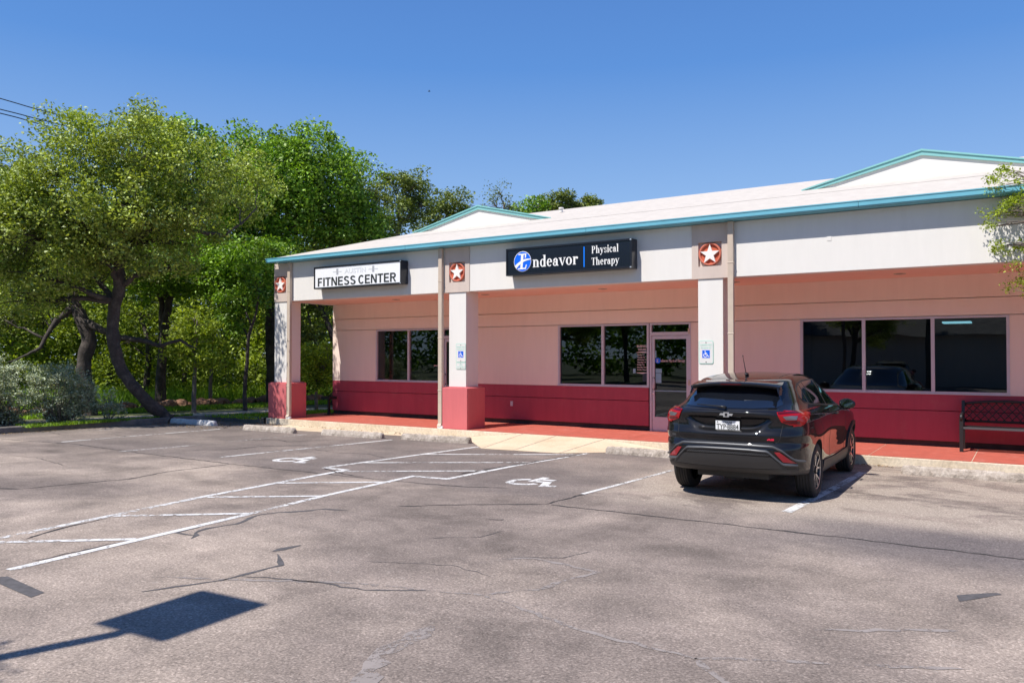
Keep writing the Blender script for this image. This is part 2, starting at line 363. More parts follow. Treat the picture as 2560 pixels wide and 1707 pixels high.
def text_mesh(txt, size, mat, depth=0.002, bold=0.0, align='CENTER', width=None, height=None, space=1.0):
    """returns (verts, faces) of the lettering in the x-z plane, facing -y, centred"""
    cu = bpy.data.curves.new('t', 'FONT'); cu.body = txt; cu.size = size; cu.extrude = depth/2; cu.offset = bold
    cu.align_x = 'CENTER'; cu.align_y = 'CENTER'; cu.space_character = space; cu.resolution_u = 3
    o = bpy.data.objects.new('t', cu); COL.objects.link(o)
    dg = bpy.context.evaluated_depsgraph_get(); me = o.evaluated_get(dg).to_mesh()
    v = np.array([x.co[:] for x in me.vertices]) if len(me.vertices) else np.zeros((0, 3))
    f = [list(p.vertices) for p in me.polygons]
    o.evaluated_get(dg).to_mesh_clear(); bpy.data.objects.remove(o); bpy.data.curves.remove(cu)
    c = (v[:, :2].max(0)+v[:, :2].min(0))/2; e = v[:, :2].max(0)-v[:, :2].min(0); v[:, :2] -= c
    if width: v[:, 0] *= width/e[0]
    if height: v[:, 1] *= height/e[1]
    return np.stack([v[:, 0], -v[:, 2], v[:, 1]], 1), f
def put_text(mb, txt, cx, y, cz, mat, height, width=None, bold=0.0, depth=0.003, space=1.0):
    v, f = text_mesh(txt, height, mat, depth, bold*height, width=width, height=height, space=space)
    mb.add(v+np.array([cx, y, cz]), f, mat)

# ------------------------------------------------------------------ serif lettering (drawn as stems, bowls and serifs)
def glyph(ch):
    """bold roman letter: list of polygons, baseline z=0, x-height .46*1.5; returns polys, advance"""
    X, A, D = 0.66, 1.0, -0.26; S = 0.17; H = 0.045; P = []
    def R(x0, z0, x1, z1): P.append([(x0, z0), (x1, z0), (x1, z1), (x0, z1)])
    def ring(cx, cz, rx, rz, tx, tz, a0=0, a1=360, n=26):
        full = (a1-a0) >= 360
        for k in range(n):
            u, w = radians(a0+(a1-a0)*k/n), radians(a0+(a1-a0)*(k+1)/n)
            P.append([(cx+rx*cos(u), cz+rz*sin(u)), (cx+rx*cos(w), cz+rz*sin(w)), (cx+(rx-tx)*cos(w), cz+(rz-tz)*sin(w)), (cx+(rx-tx)*cos(u), cz+(rz-tz)*sin(u))])
    def disc(cx, cz, r): P.append([(cx+r*cos(2*pi*k/12), cz+r*sin(2*pi*k/12)) for k in range(12)])
    def stem(x, z0, z1, b=True, t=False):
        R(x, z0, x+S, z1)
        if b: R(x-.07, z0, x+S+.07, z0+H)
        if t: R(x-.08, z1-H, x+S*.5, z1)
    w = 0.6
    if ch == 'n': stem(.10, 0, X, t=True); ring(.37, .42, .245, .24, .17, .085, 0, 130); stem(.445, 0, .43); w = .74
    elif ch == 'h': stem(.10, 0, A, t=True); ring(.37, .42, .245, .24, .17, .085, 0, 130); stem(.445, 0, .43); w = .74
    elif ch == 'd': ring(.30, .33, .27, .34, .16, .07); stem(.40, 0, A, False, True); R(.40, 0, .64, H); w = .68
    elif ch == 'e': ring(.29, .33, .26, .34, .16, .07, 0, 318); R(.12, .33, .55, .33+H*1.2); w = .60
    elif ch == 'a': ring(.24, .19, .21, .20, .13, .06); stem(.33, .06, .46, False); ring(.29, .44, .21, .22, .17, .07, 0, 160); R(.40, 0, .58, H*1.3); disc(.15, .49, .085); w = .62
    elif ch == 'v': P.append([(.02, X), (.20, X), (.40, .02), (.30, -.01)]); P.append([(.30, -.01), (.36, -.01), (.60, X), (.53, X)]); R(-.03, X-H, .28, X); R(.44, X-H, .68, X); w = .66
    elif ch == 'y': P.append([(.02, X), (.20, X), (.42, .05), (.31, -.02)]); P.append([(.12, -.26), (.20, -.26), (.60, X), (.53, X)]); disc(.11, -.19, .075); R(-.03, X-H, .28, X); R(.44, X-H, .68, X); w = .66
    elif ch == 'o': ring(.31, .33, .29, .34, .17, .06); w = .64
    elif ch == 'r': stem(.10, 0, X, t=True); ring(.38, .40, .20, .26, .10, .10, 60, 150); disc(.45, .55, .095); w = .56
    elif ch == 'P': stem(.10, 0, .95, t=True); R(.03, .95-H, .4, .95); ring(.34, .69, .30, .26, .17, .05, -90, 90); R(.2, .43, .36, .48); R(.2, .90, .36, .95); w = .72
    elif ch == 's': ring(.25, .49, .19, .175, .12, .06, 20, 250, 16); ring(.25, .175, .21, .18, .12, .06, -160, 75, 16); disc(.40, .52, .06); disc(.09, .13, .06); w = .52
    elif ch == 'i': stem(.10, 0, X, t=True); disc(.185, .86, .10); w = .38
    elif ch == 'c': ring(.30, .33, .27, .34, .16, .07, 40, 318); disc(.46, .50, .085); w = .58
    elif ch == 'l': stem(.10, 0, A, t=True); w = .38
    elif ch == 'T': stem(.26, 0, .95); R(.0, .95-H*1.2, .69, .95); R(.0, .75, .04, .95); R(.65, .75, .69, .95); w = .72
    elif ch == 'p': stem(.10, D, X, t=True); ring(.38, .33, .27, .34, .16, .07); w = .70
    elif ch == 'E': stem(.16, 0, .95); R(.06, 0, .60, H*1.6); R(.06, .95-H*1.6, .60, .95); R(.55, .95-.2, .62, .95); R(.56, 0, .64, .20); R(.3, .44, .46, .50); w = .68
    else: w = .32
    return P, w
def sans(mb, txt, x, y, z, height, width, mat, depth=0.003):
    T, W = .19, .66; adv = {'I': .30, 'F': .70, 'T': .74, 'E': .74, 'N': .84, 'S': .78, 'C': .82, 'R': .82, 'D': .8}; pen = 0; parts = []
    def arc(cx, cz, rx, rz, a0, a1, n=14):
        return [[(cx+rx*cos(u), cz+rz*sin(u)), (cx+rx*cos(w), cz+rz*sin(w)), (cx+(rx-T)*cos(w), cz+(rz-T*.85)*sin(w)), (cx+(rx-T)*cos(u), cz+(rz-T*.85)*sin(u))] for u, w in [(radians(a0+(a1-a0)*k/n), radians(a0+(a1-a0)*(k+1)/n)) for k in range(n)]]
    def R(a, b, c, d): return [(a, b), (c, b), (c, d), (a, d)]
    for ch in txt:
        P = []; H = T*.85
        if ch == 'I': P = [R(.05, 0, .05+T, 1)]
        elif ch == 'F': P = [R(.05, 0, .05+T, 1), R(.05+T, 1-H, .62, 1), R(.05+T, .42, .55, .42+H)]
        elif ch == 'E': P = [R(.05, 0, .05+T, 1), R(.05+T, 1-H, .66, 1), R(.05+T, .43, .62, .43+H), R(.05+T, 0, .68, H)]
        elif ch == 'T': P = [R(.02, 1-H, .70, 1), R(.36-T/2, 0, .36+T/2, 1-H)]
        elif ch == 'N': P = [R(.05, 0, .05+T*.9, 1), R(.60, 0, .60+T*.9, 1), [(.05, 1), (.05+T*1.1, 1), (.77, 0), (.77-T*1.1, 0)]]
        elif ch == 'C': P = arc(.42, .5, .38, .51, 40, 320, 26)
        elif ch == 'S': P = arc(.38, .735, .32, .275, 20, 270, 18)+arc(.38, .275, .34, .285, -160, 90, 18)
        elif ch == 'R': P = [R(.05, 0, .05+T, 1), R(.05+T, 1-H, .46, 1), R(.05+T, .42, .46, .42+H), [(.36, .44), (.52, .44), (.78, 0), (.57, 0)]]+arc(.46, .71, .28, .29, -90, 90, 12)
        parts.append((P, pen)); pen += adv.get(ch, .4)
    k = width/pen; j = 0
    for P, p0 in parts:
        for poly in P:
            j += 1; mb.add([(x+(p0+a)*k, y-depth-.00015*(j % 7), z+b*height) for a, b in poly], [list(range(len(poly)))], mat)
def serif(mb, txt, x, y, z, height, width, mat, depth=0.003):
    """text whose cap height is `height`, starting at x, squeezed to `width`"""
    pen = 0; parts = []
    for ch in txt:
        P, w = glyph(ch); parts.append((P, pen)); pen += w
    k = width/pen; j = 0
    for P, p0 in parts:
        for poly in P:
            j += 1; t = y-depth-0.00012*(j % 9)
            pts = [(x+(p0+a)*k, z+b*height) for a, b in poly]
            n = len(pts); mb.add([(a, t, b) for a, b in pts], [list(range(n))], mat)

ISA_TORSO = [((.37, .80), (.41, .44)), ((.39, .64), (.62, .64)), ((.41, .44), (.68, .44)), ((.68, .44), (.84, .13)), ((.82, .13), (.96, .18))]
def isa(sw=0.085, head=True):
    """wheelchair symbol polygons in a unit square, up = +second axis, facing +first axis"""
    P = []
    for (a, b), (c, d) in ISA_TORSO:
        L = math.hypot(c-a, d-b); u = ((c-a)/L*sw/2, (d-b)/L*sw/2); n = (-u[1], u[0])
        a -= u[0]*.8; b -= u[1]*.8; c += u[0]*.8; d += u[1]*.8
        P.append([(a+n[0], b+n[1]), (a-n[0], b-n[1]), (c-n[0], d-n[1]), (c+n[0], d+n[1])])
    n = 22; a0, a1 = 112, 342
    for k in range(n):
        u, w = radians(a0+(a1-a0)*k/n), radians(a0+(a1-a0)*(k+1)/n); R, r = .31, .31-sw
        P.append([(.38+R*cos(u), .32+R*sin(u)), (.38+R*cos(w), .32+R*sin(w)), (.38+r*cos(w), .32+r*sin(w)), (.38+r*cos(u), .32+r*sin(u))])
    if head: P.append([(.36+.075*cos(2*pi*k/12), .93+.075*sin(2*pi*k/12)) for k in range(12)])
    return P
# ------------------------------------------------------------------ ground, lot, walkway
def sheet(name, poly, z, mat, kind='structure'):
    mb = MB(); mb.add([(x, y, z) for x, y in poly], [list(range(len(poly)))], mat); o = mb.build(name, fixn=False); o['kind'] = kind; return o
sheet('ground', [(-400, -400), (400, -400), (400, 600), (-400, 600)], -0.06, 'soil')
LOT = [(-20.35, -30), (45, -30), (45, 14.36), (-17.2, 14.36), (-18.95, 14.30), (-19.38, 13.85), (-19.55, 12.5), (-19.86, 10.7), (-20.0, 9.0), (-20.15, 4)]
sheet('parking_lot', LOT, 0.0, 'asphalt')
VERGE = [(-200, -30), (-20.45, -30), (-20.2, 4), (-20.06, 9.0), (-19.92, 10.7), (-19.62, 12.5), (-19.45, 13.9), (-18.98, 14.36), (-17.2, 14.42), (-17.2, 25), (12, 25), (12, 200), (-200, 200)]
sheet('grass_verge', VERGE, 0.125, 'soil')
# old kerb round the planting bed
def strip_rows(line, w, z0, z1, mat, mb):
    pts = [Vector((x, y, 0)) for x, y in line]; rows = []
    for i, p in enumerate(pts):
        d = (pts[min(i+1, len(pts)-1)]-pts[max(i-1, 0)]).normalized(); n = Vector((-d.y, d.x, 0))
        a, b = p-n*w/2, p+n*w/2
        rows.append([(a.x, a.y, z0), (a.x, a.y, z1-.02), (a.x+n.x*.02, a.y+n.y*.02, z1), (b.x-n.x*.02, b.y-n.y*.02, z1), (b.x, b.y, z1-.02), (b.x, b.y, z0)])
    mb.grid(rows, mat, False)
mb = MB()
KL = [(-20.4, -30), (-20.24, 0), (-20.18, 4), (-20.05, 9.0), (-19.90, 10.7), (-19.60, 12.5), (-19.47, 13.4), (-19.36, 13.85), (-19.2, 14.1), (-18.95, 14.28), (-18.5, 14.36), (-17.19, 14.38)]
strip_rows(KL, 0.16, -0.02, 0.152, 'oldkerb', mb); struct(mb.build('kerb'))
# walkway slab with its cream edge, red painted top and scored joints
mb = MB(); mb.box(-17.16, 9.0, 14.35, 16.40, -0.02, 0.150, 'kerb'); struct(mb.build('walkway_kerb', bevel=0.012))
mb = MB()
js = [-17.15]+[-17.15+1.49*k for k in range(1, 18)]
for a, b in zip(js[:-1], js[1:]):
    mb.add([(a+.006, 14.375, .154), (b-.006, 14.375, .154), (b-.006, 16.44, .154), (a+.006, 16.44, .154)], [(0, 1, 2, 3)], 'walk')
struct(mb.build('walkway', fixn=False))
# kerb ramp
mb = MB()
A, B = (-9.02, 14.345, .150), (-7.10, 14.345, .150); C_, D_ = (-8.94, 12.70, .006), (-7.30, 12.86, .006)
L_, R_ = (-10.55, 14.34, .006), (-5.60, 14.34, .006)
mb.add([A, B, D_, C_], [(0, 3, 2, 1)], 'ramp'); mb.add([A, C_, L_], [(0, 2, 1)], 'ramp'); mb.add([B, D_, R_], [(0, 1, 2)], 'ramp')
for f in (0.0, .42, 1.0):
    p = [A[i]+(B[i]-A[i])*f for i in range(3)]; q = [C_[i]+(D_[i]-C_[i])*f for i in range(3)]
    mb.add([(p[0]-.007, p[1], p[2]+.004), (p[0]+.007, p[1], p[2]+.004), (q[0]+.007, q[1], q[2]+.004), (q[0]-.007, q[1], q[2]+.004)], [(0, 1, 2, 3)], 'stop')
struct(mb.build('kerb_ramp', fixn=False))
sheet('concrete_apron', [(-16.2, 14.34), (-16.4, 13.75), (-15.0, 13.35), (-13.6, 13.45), (-12.6, 13.72), (-11.3, 13.75), (-10.4, 13.60), (-9.9, 13.55), (-10.54, 14.34)], 0.0045, 'ramp')
# path, grass
def ribbon(name, L, R, z, mat):
    mb = MB(); mb.grid([[(*a, z), (*b, z)] for a, b in zip(L, R)], mat, False); return struct(mb.build(name, fixn=False))
ribbon('path', [(-23.2, 4), (-22.0, 8.5), (-21.25, 12), (-20.7, 14), (-20.2, 16.5), (-19.35, 17.9), (-17.6, 21), (-15.5, 26), (-13, 34)],
       [(-21.8, 4), (-20.75, 8.5), (-20.12, 10.9), (-19.55, 13.5), (-18.45, 16.9), (-17.9, 17.6), (-16.4, 20.3), (-14.2, 25), (-11.5, 33)], 0.133, 'path')
# painted markings
def stroke(mb, pts, w, mat, z=0.004, jitter=0.0, taper=False):
    P = [Vector((x, y, 0)) for x, y in pts]; rows = []
    for i, p in enumerate(P):
        d = (P[min(i+1, len(P)-1)]-P[max(i-1, 0)]).normalized(); n = Vector((-d.y, d.x, 0))
        ww = w*(1+jitter*random.uniform(-1, 1))*(0.25 if taper and i in (0, len(P)-1) else 1)
        rows.append([(p.x-n.x*ww/2, p.y-n.y*ww/2, z), (p.x+n.x*ww/2, p.y+n.y*ww/2, z)])
    mb.grid(rows, mat, False)
def dense(pts, step=0.12, wob=0.0):
    out = []; s = 0
    for (a, b), (c, d) in zip(pts[:-1], pts[1:]):
        L = math.hypot(c-a, d-b); n = max(1, int(L/step))
        for k in range(n):
            t = k/n; out.append((a+(c-a)*t+random.uniform(-wob, wob), b+(d-b)*t+random.uniform(-wob, wob)))
    return out+[pts[-1]]
mb = MB()
stroke(mb, [(-7.22, 3.35), (-7.47, 6.0), (-7.64, 7.4), (-7.76, 9.25)], .095, 'line', .004)
stroke(mb, [(-8.40, 2.6), (-8.62, 4.5), (-8.88, 6.45), (-9.07, 9.20)], .10, 'line', .0043)
stroke(mb, [(-9.55, 9.16), (-9.42, 10.5), (-9.18, 12.95)], .095, 'line', .004)
stroke(mb, [(-7.16, 9.29), (-7.09, 11.0), (-6.86, 13.17)], .095, 'line', .0043)
stroke(mb, [(-9.55, 9.16), (-9.02, 9.17)], .11, 'line', .0048); stroke(mb, [(-7.80, 9.23), (-7.13, 9.30)], .11, 'line', .0052)
for k, (a, b) in enumerate([((-8.45, 3.72), (-7.38, 4.58)), ((-8.72, 5.05), (-7.46, 6.05)), ((-8.80, 6.44), (-7.60, 7.31)), ((-8.97, 7.66), (-7.66, 8.63)), ((-9.08, 8.95), (-7.12, 10.30)), ((-9.42, 9.95), (-7.08, 11.50)), ((-9.33, 11.38), (-6.97, 12.86)), ((-8.35, 2.5), (-7.25, 3.25))]):
    stroke(mb, [a, b], .09, 'line', .0058+.0003*(k % 2))
stroke(mb, [(-12.08, 9.10), (-11.99, 9.8), (-11.50, 13.0)], .085, 'line', .004)
stroke(mb, [(-14.40, 8.6), (-14.22, 9.6), (-13.92, 12.8)], .085, 'line_worn', .004)
stroke(mb, [(-17.01, 8.9), (-16.94, 10.4), (-16.75, 12.6)], .085, 'line', .004)
stroke(mb, [(-18.95, 10.3), (-18.88, 12.3)], .07, 'line_worn', .004)
stroke(mb, [(-4.90, 9.25), (-4.79, 10.81), (-4.70, 12.6)], .07, 'line', .004)
stroke(mb, [(-2.36, 9.46), (-2.24, 11.5), (-2.17, 13.36)], .115, 'line', .004)
struct(mb.build('parking_lines', fixn=False))
mb = MB()
for (ox, oy, sc, sx, m) in ((-11.14, 9.24, .96, .86, 'symbol'), (-6.42, 9.40, .95, .90, 'symbol')):
    for k, P in enumerate(isa(.125, False)):
        mb.add([(ox+a*sx+.10*b, oy+b*sc, .004+.0002*(k % 4)) for a, b in P], [list(range(len(P)))], m)
struct(mb.build('wheelchair_markings', fixn=False))
# cracks, tar seams and pale sealing in the asphalt
mb = MB()
def crack(pts, w, mat='crack', wob=.018, z=.0028):
    stroke(mb, dense(pts, .10, wob), w, mat, z, .55, True)
crack([(-19.6, 8.5), (-18.37, 8.58), (-16.46, 8.85), (-14, 8.7), (-11.23, 8.64), (-8.34, 8.71), (-7.82, 8.73), (-6.64, 8.86), (-6.0, 9.12)], .03)
crack([(-11.48, 5.46), (-11.3, 6.1), (-11.07, 6.76), (-11.29, 7.55), (-11.18, 8.6)], .03)
crack([(-11.6, 5.1), (-11.75, 5.35), (-11.48, 5.46)], .05); crack([(-11.9, 4.9), (-11.6, 5.1), (-11.35, 5.05)], .05)
crack([(-5.70, 3.60), (-5.46, 4.13), (-5.42, 4.71), (-5.75, 4.95)], .038, 'tar', .01)
crack([(-5.85, 5.0), (-5.83, 5.30)], .075, 'tar', .02)
crack([(-5.42, 4.3), (-4.8, 4.5), (-4.3, 4.55), (-3.9, 4.8)], .022, 'tar', .02)
crack([(-4.86, 8.38), (-4.08, 8.40), (-3.15, 8.42), (-1.6, 8.45), (-.05, 8.42), (1.5, 8.5)], .028, z=.003)
crack([(-6.35, 7.3), (-5.9, 7.7), (-5.5, 8.0), (-4.95, 8.36)], .035); crack([(-4.95, 8.36), (-4.88, 9.3), (-4.83, 10.3), (-4.72, 11.9)], .035)
crack([(-4.3, 11.0), (-4.15, 11.35), (-4.2, 12.0)], .02)
crack([(-8.3, 4.0), (-8.5, 4.4), (-8.6, 5.0)], .03); crack([(-6.95, 4.9), (-7.2, 5.2), (-7.15, 5.6), (-7.35, 6.1), (-6.95, 6.7), (-6.7, 6.8)], .045, 'tar', .03)
crack([(-7.05, 5.0), (-7.3, 5.0), (-7.4, 5.35)], .05, 'tar'); crack([(-7.35, 3.6), (-7.4, 4.3), (-7.3, 4.9)], .02)
crack([(-7.3, 9.7), (-7.2, 10.6), (-7.0, 12.2), (-6.88, 13.0)], .035, z=.0075); crack([(-9.5, 9.1), (-9.0, 8.9), (-8.3, 8.75)], .02, z=.0075)
crack([(-14.2, 11.2), (-13.6, 11.7), (-13.1, 11.5), (-12.6, 12.3)], .03); crack([(-13.5, 9.5), (-12.9, 10.0), (-12.9, 10.6), (-12.2, 11.3)], .035)
crack([(-11.7, 10.9), (-10.9, 10.7), (-10.2, 10.9), (-9.5, 10.6)], .016); crack([(-3.95, 6.0), (-3.5, 6.25), (-3.4, 6.6)], .010, 'tar')
crack([(-5.0, 6.2), (-4.6, 6.5), (-4.55, 6.9)], .010, 'tar')
crack([(-19.5, 9.9), (-18.5, 9.7), (-17.6, 10.4), (-16.9, 10.3)], .02); crack([(-16.2, 7.0), (-14.8, 7.3), (-13.2, 7.0)], .012)
crack([(-.42, 6.75), (-.36, 6.95), (-.2, 7.1)], .11, 'tar', .03); crack([(-5.0, 7.25), (-4.86, 7.33)], .09, 'crack', .02)
crack([(-4.9, 5.2), (-4.2, 5.5), (-3.7, 5.4)], .010, 'tar'); crack([(-10.0, 11.6), (-9.6, 11.9)], .015)
mb.add([(-7.12, 3.13, .0028), (-7.02, 3.25, .0028), (-6.30, 3.18, .0028), (-6.26, 3.06, .0028)], [(0, 3, 2, 1)], 'tar')
crack([(-3.95, 5.9), (-3.7, 6.1), (-3.05, 6.0), (-3.2, 5.3), (-3.45, 4.95)], .05, 'pale', .02); crack([(-6.0, 3.9), (-4.6, 4.6), (-3.45, 4.95), (-2.4, 4.65), (-1.7, 4.6), (-.3, 5.3)], .04, 'pale', .02)
crack([(-3.0, 3.15), (-3.3, 3.6), (-3.35, 4.2)], .12, 'pale', .02); crack([(-1.7, 4.6), (-.9, 3.9), (-.1, 3.5)], .04, 'pale', .02); crack([(-1.2, 5.5), (-.4, 6.0)], .05, 'pale', .02)
struct(mb.build('asphalt_cracks', fixn=False))

# ------------------------------------------------------------------ the building
BLD = thing('strip_mall_building', 'long white single storey strip mall with maroon wainscot, teal gutter and red covered walkway', 'building', (-8.0, 16.4, 0))
X0, X1 = -16.76, 9.0; YW = 16.40
openings = [(-15.10, -11.80, 1.105, 2.525), (-12.80, -11.80, .15, 2.525), (-9.33, -6.06, 1.105, 2.525), (-7.04, -6.06, .15, 2.525), (-3.80, -.27, 1.105, 2.525)]
def wall_band(mb, z0, z1, y0, y1, mat, x0=X0, x1=X1):
    xs = sorted({x0, x1, *[v for o in openings if o[2] < z1-1e-3 and o[3] > z0+1e-3 for v in o[:2] if x0 < v < x1]})
    for a, b in zip(xs[:-1], xs[1:]):
        cuts = [(max(z0, o[2]), min(z1, o[3])) for o in openings if o[0] <= a+1e-6 and o[1] >= b-1e-6 and o[2] < z1-1e-3 and o[3] > z0+1e-3]
        segs = [(z0, z1)]
        for c0, c1 in cuts: segs = [t for s0, s1 in segs for t in ((s0, min(s1, c0)), (max(s0, c1), s1)) if t[1]-t[0] > .004]
        for s0, s1 in segs: mb.box(a, b, y0, y1, s0, s1, mat)
mb = MB()
wall_band(mb, 1.105, 2.520, YW, 16.46, 'under'); wall_band(mb, 2.534, 2.836, YW, 16.46, 'under'); wall_band(mb, 2.850, 3.30, YW, 16.46, 'under')
wall_band(mb, 1.105, 3.29, 16.461, 16.60, 'under')
mb.box(X0, X0+.2, 16.601, 23.7, .12, 3.9, 'under'); mb.box(X0, X1, 23.5, 23.7, .12, 4.2, 'under'); mb.box(X1-.2, X1, 16.601, 23.49, .12, 4.2, 'under')
mb.build('wall', BLD, True)
mb = MB(); wall_band(mb, .26, .800, YW-.003, 16.459, 'red'); wall_band(mb, .814, 1.101, YW-.003, 16.459, 'red')
wall_band(mb, .26, 1.10, 16.4605, 16.60, 'red'); mb.build('wainscot', BLD, True)
mb = MB(); wall_band(mb, .10, .255, 16.45, 16.59, 'found'); mb.build('foundation', BLD, True)
mb = MB()
mb.box(-16.6, X1, 14.76, 16.395, 3.262, 3.32, 'soffit'); mb.build('soffit', BLD, True)
mb = MB()   # beams: front and left end, white
cols = [-16.78, -10.88, -4.98, .92, 6.82]
edges = [-16.43]+[v for c in cols[1:] for v in (c-.35, c+.35)]+[X1]
for a, b in zip(edges[0::2], edges[1::2]): mb.box(a+.004, b-.004, 14.50, 14.75, 3.255, 4.272, 'white')
mb.box(-16.78, -16.60, 14.76, 16.9, 3.250, 4.272, 'white'); mb.build('beam', BLD, True, bevel=.006)
# roof: hipped membrane roof with two cross gables
EZ, EY, RY, RZ, EX = 4.385, 14.24, 19.0, 5.81, -16.86
SL = (RZ-EZ)/(RY-EY); BY = 2*RY-EY
mb = MB()
rx = EX+(RY-EY)
mb.add([(EX, EY, EZ), (X1+.3, EY, EZ), (X1+.3, RY, RZ), (rx, RY, RZ)], [(0, 1, 2, 3)], 'roof')
mb.add([(EX, BY, EZ), (X1+.3, BY, EZ), (X1+.3, RY, RZ), (rx, RY, RZ)], [(0, 3, 2, 1)], 'roof')
mb.add([(EX, EY, EZ), (rx, RY, RZ), (EX, BY, EZ)], [(0, 1, 2)], 'roof')
mb.add([(EX, EY, EZ-.03), (X1+.3, EY, EZ-.03), (X1+.3, BY, EZ-.03), (EX, BY, EZ-.03)], [(0, 3, 2, 1)], 'roof')
mb.add([(X1+.3, EY, EZ-.03), (X1+.3, BY, EZ-.03), (X1+.3, RY, RZ)], [(0, 1, 2)], 'roof')
# pale membrane edge over the gutter and laps
mb.add([(EX, EY, EZ-.03), (X1+.3, EY, EZ-.03), (X1+.3, EY, EZ), (EX, EY, EZ)], [(0, 1, 2, 3)], 'roof')
for q in (1.9,):
    y = EY+q; z = EZ+SL*q
    mb.add([(EX+q+.2, y-.03, z-.03*SL+.006), (X1+.3, y-.03, z-.03*SL+.006), (X1+.3, y+.01, z+.01*SL+.007), (EX+q+.2, y+.01, z+.01*SL+.007)], [(0, 1, 2, 3)], 'roof')
roof = mb.build('roof', BLD, True, fixn=False)
for (gx, hw) in ((-12.06, 2.15), (-1.67, 2.15)):
    yg, zp = 17.0, 5.74; zb = EZ+SL*(yg-EY); yb = EY+(zp-EZ)/SL
    mb = MB(); e = .03
    # gable front wall (white) and its two small roof slopes
    mb.add([(gx-hw+.05, yg, zb-.02), (gx+hw-.05, yg, zb-.02), (gx, yg, zp-.05)], [(0, 1, 2)], 'white')
    for s in (-1, 1):
        mb.add([(gx, yg-.05, zp), (gx+s*(hw+.05), yg-.05, zb-.01), (gx+s*hw, yg, zb-.02), (gx, yb, zp)], [(0, 1, 2, 3)], 'roof')
    g = mb.build('gable', roof, True, fixn=False)
    mb = MB()
    for s in (-1, 1):
        dx, dz = s*hw, zb-zp; L = math.hypot(dx, dz); t = .11
        for (y0, y1, t0, t1, mt) in ((yg-.04, yg-.002, .035, .115, 'teal2'), (yg-.06, yg-.041, .0, .036, 'teal2')):
            a = (gx, zp+.012-t0); b = (gx+dx*1.03, zb+.006-t0+.0*s); c = (gx+dx*1.03-(0.0), zb+.006-t1*.75); d = (gx, zp+.012-t1)
            mb.prism([a, b, c, d], 'y', y0, y1, mt)
    mb.build('gable_trim', roof, True)
# roof vent pipe
mb = MB(); mb.tube([(-10.2, 18.1, 5.50), (-10.2, 18.1, 5.64)], .045, 'white', 12); mb.tube([(-10.2, 18.1, 5.63), (-10.2, 18.1, 5.67)], .065, 'white', 12); mb.build('roof_vent', roof, True)
# gutter
mb = MB()
def gut(a, b, y):  # profile in y,z extruded along x
    prof = [(y, 4.283), (y-.012, 4.30), (y-.012, 4.36), (y-.022, 4.375), (y-.022, 4.392), (y+.004, 4.392), (y+.02, 4.37), (y+.10, 4.37), (y+.10, 4.283)]
    mb.prism(prof, 'x', a, b, 'teal')
xs = [EX-.20, -12.2, -7.45, -2.35, 3.0, X1+.3]
for a, b in zip(xs[:-1], xs[1:]): gut(a+.003, b-.003, EY)
mb.box(EX-.02, EX+.02, EY+.04, BY, 4.300, 4.384, 'teal'); mb.box(EX+.021, X1+.3, EY+.101, 14.51, 4.279, 4.30, 'teal')

mb.build('gutter', BLD, True)

def star_poly(cx, cz, R, r):
    return [(cx+(R if k % 2 == 0 else r)*sin(pi*k/5), cz+(R if k % 2 == 0 else r)*cos(pi*k/5)) for k in range(10)]
for i, cx in enumerate(cols):
    mb = MB(); mb.box(cx-.24, cx+.24, 14.51, 14.99, 1.10, 3.258, 'white'); col = mb.build('column', BLD, True, bevel=.008)
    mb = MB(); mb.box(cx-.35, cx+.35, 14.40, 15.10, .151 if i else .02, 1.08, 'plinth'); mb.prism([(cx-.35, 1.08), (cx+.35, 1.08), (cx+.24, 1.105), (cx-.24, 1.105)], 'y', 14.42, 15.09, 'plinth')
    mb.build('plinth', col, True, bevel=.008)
    mb = MB(); h = .225; zc = 3.705; y0, y1 = 14.488, 14.75
    mb.box(cx-(.35 if i else .235), cx-h, y0, y1, 3.25, 4.27, 'beige'); mb.box(cx+h, cx+.35, y0, y1, 3.25, 4.27, 'beige')
    mb.box(cx-h, cx+h, y0, y1, 3.25, zc-h, 'beige'); mb.box(cx-h, cx+h, y0, y1, zc+h, 4.27, 'beige'); mb.box(cx-h, cx+h, y0+.055, y1, zc-h, zc+h, 'beige')
    mb.build('star_panel', col, True)
    mb = MB()
    mb.lathe([(0.0, .215), (-.055, .215), (-.062, .208), (-.062, .186), (-.055, .180), (-.022, .180), (-.022, .0)], 'medring', 48, 'y', (cx, y0+.052, zc))
    mb.prism([(cx+.179*cos(2*pi*k/36), zc+.179*sin(2*pi*k/36)) for k in range(36)], 'y', y0+.026, y0+.05, 'medred')
    mb.prism(star_poly(cx, zc-.005, .190, .076), 'y', y0-.012, y0+.03, 'star')
    mb.build('star_medallion', col, True)
for k, (x, zt) in enumerate(((-16.355, 4.27), (-11.30, 4.27), (-4.565, 4.27), (1.33, 4.27))):
    mb = MB(); zb_ = .27
    mb.box(x-.052, x+.052, 14.395, 14.475, zb_, zt, 'spout')
    for z in (1.0, 2.2, 3.5): mb.box(x-.058, x+.058, 14.39, 14.478, z, z+.025, 'spout')
    mb.prism([(14.395, .27), (14.475, .27), (14.43, .19), (14.35, .20)], 'x', x-.05, x+.05, 'spout')
    mb.box(x-.05, x+.10, 14.365, 14.43, .154, .205, 'signwhite'); mb.build('downspout', BLD, True, bevel=.006)
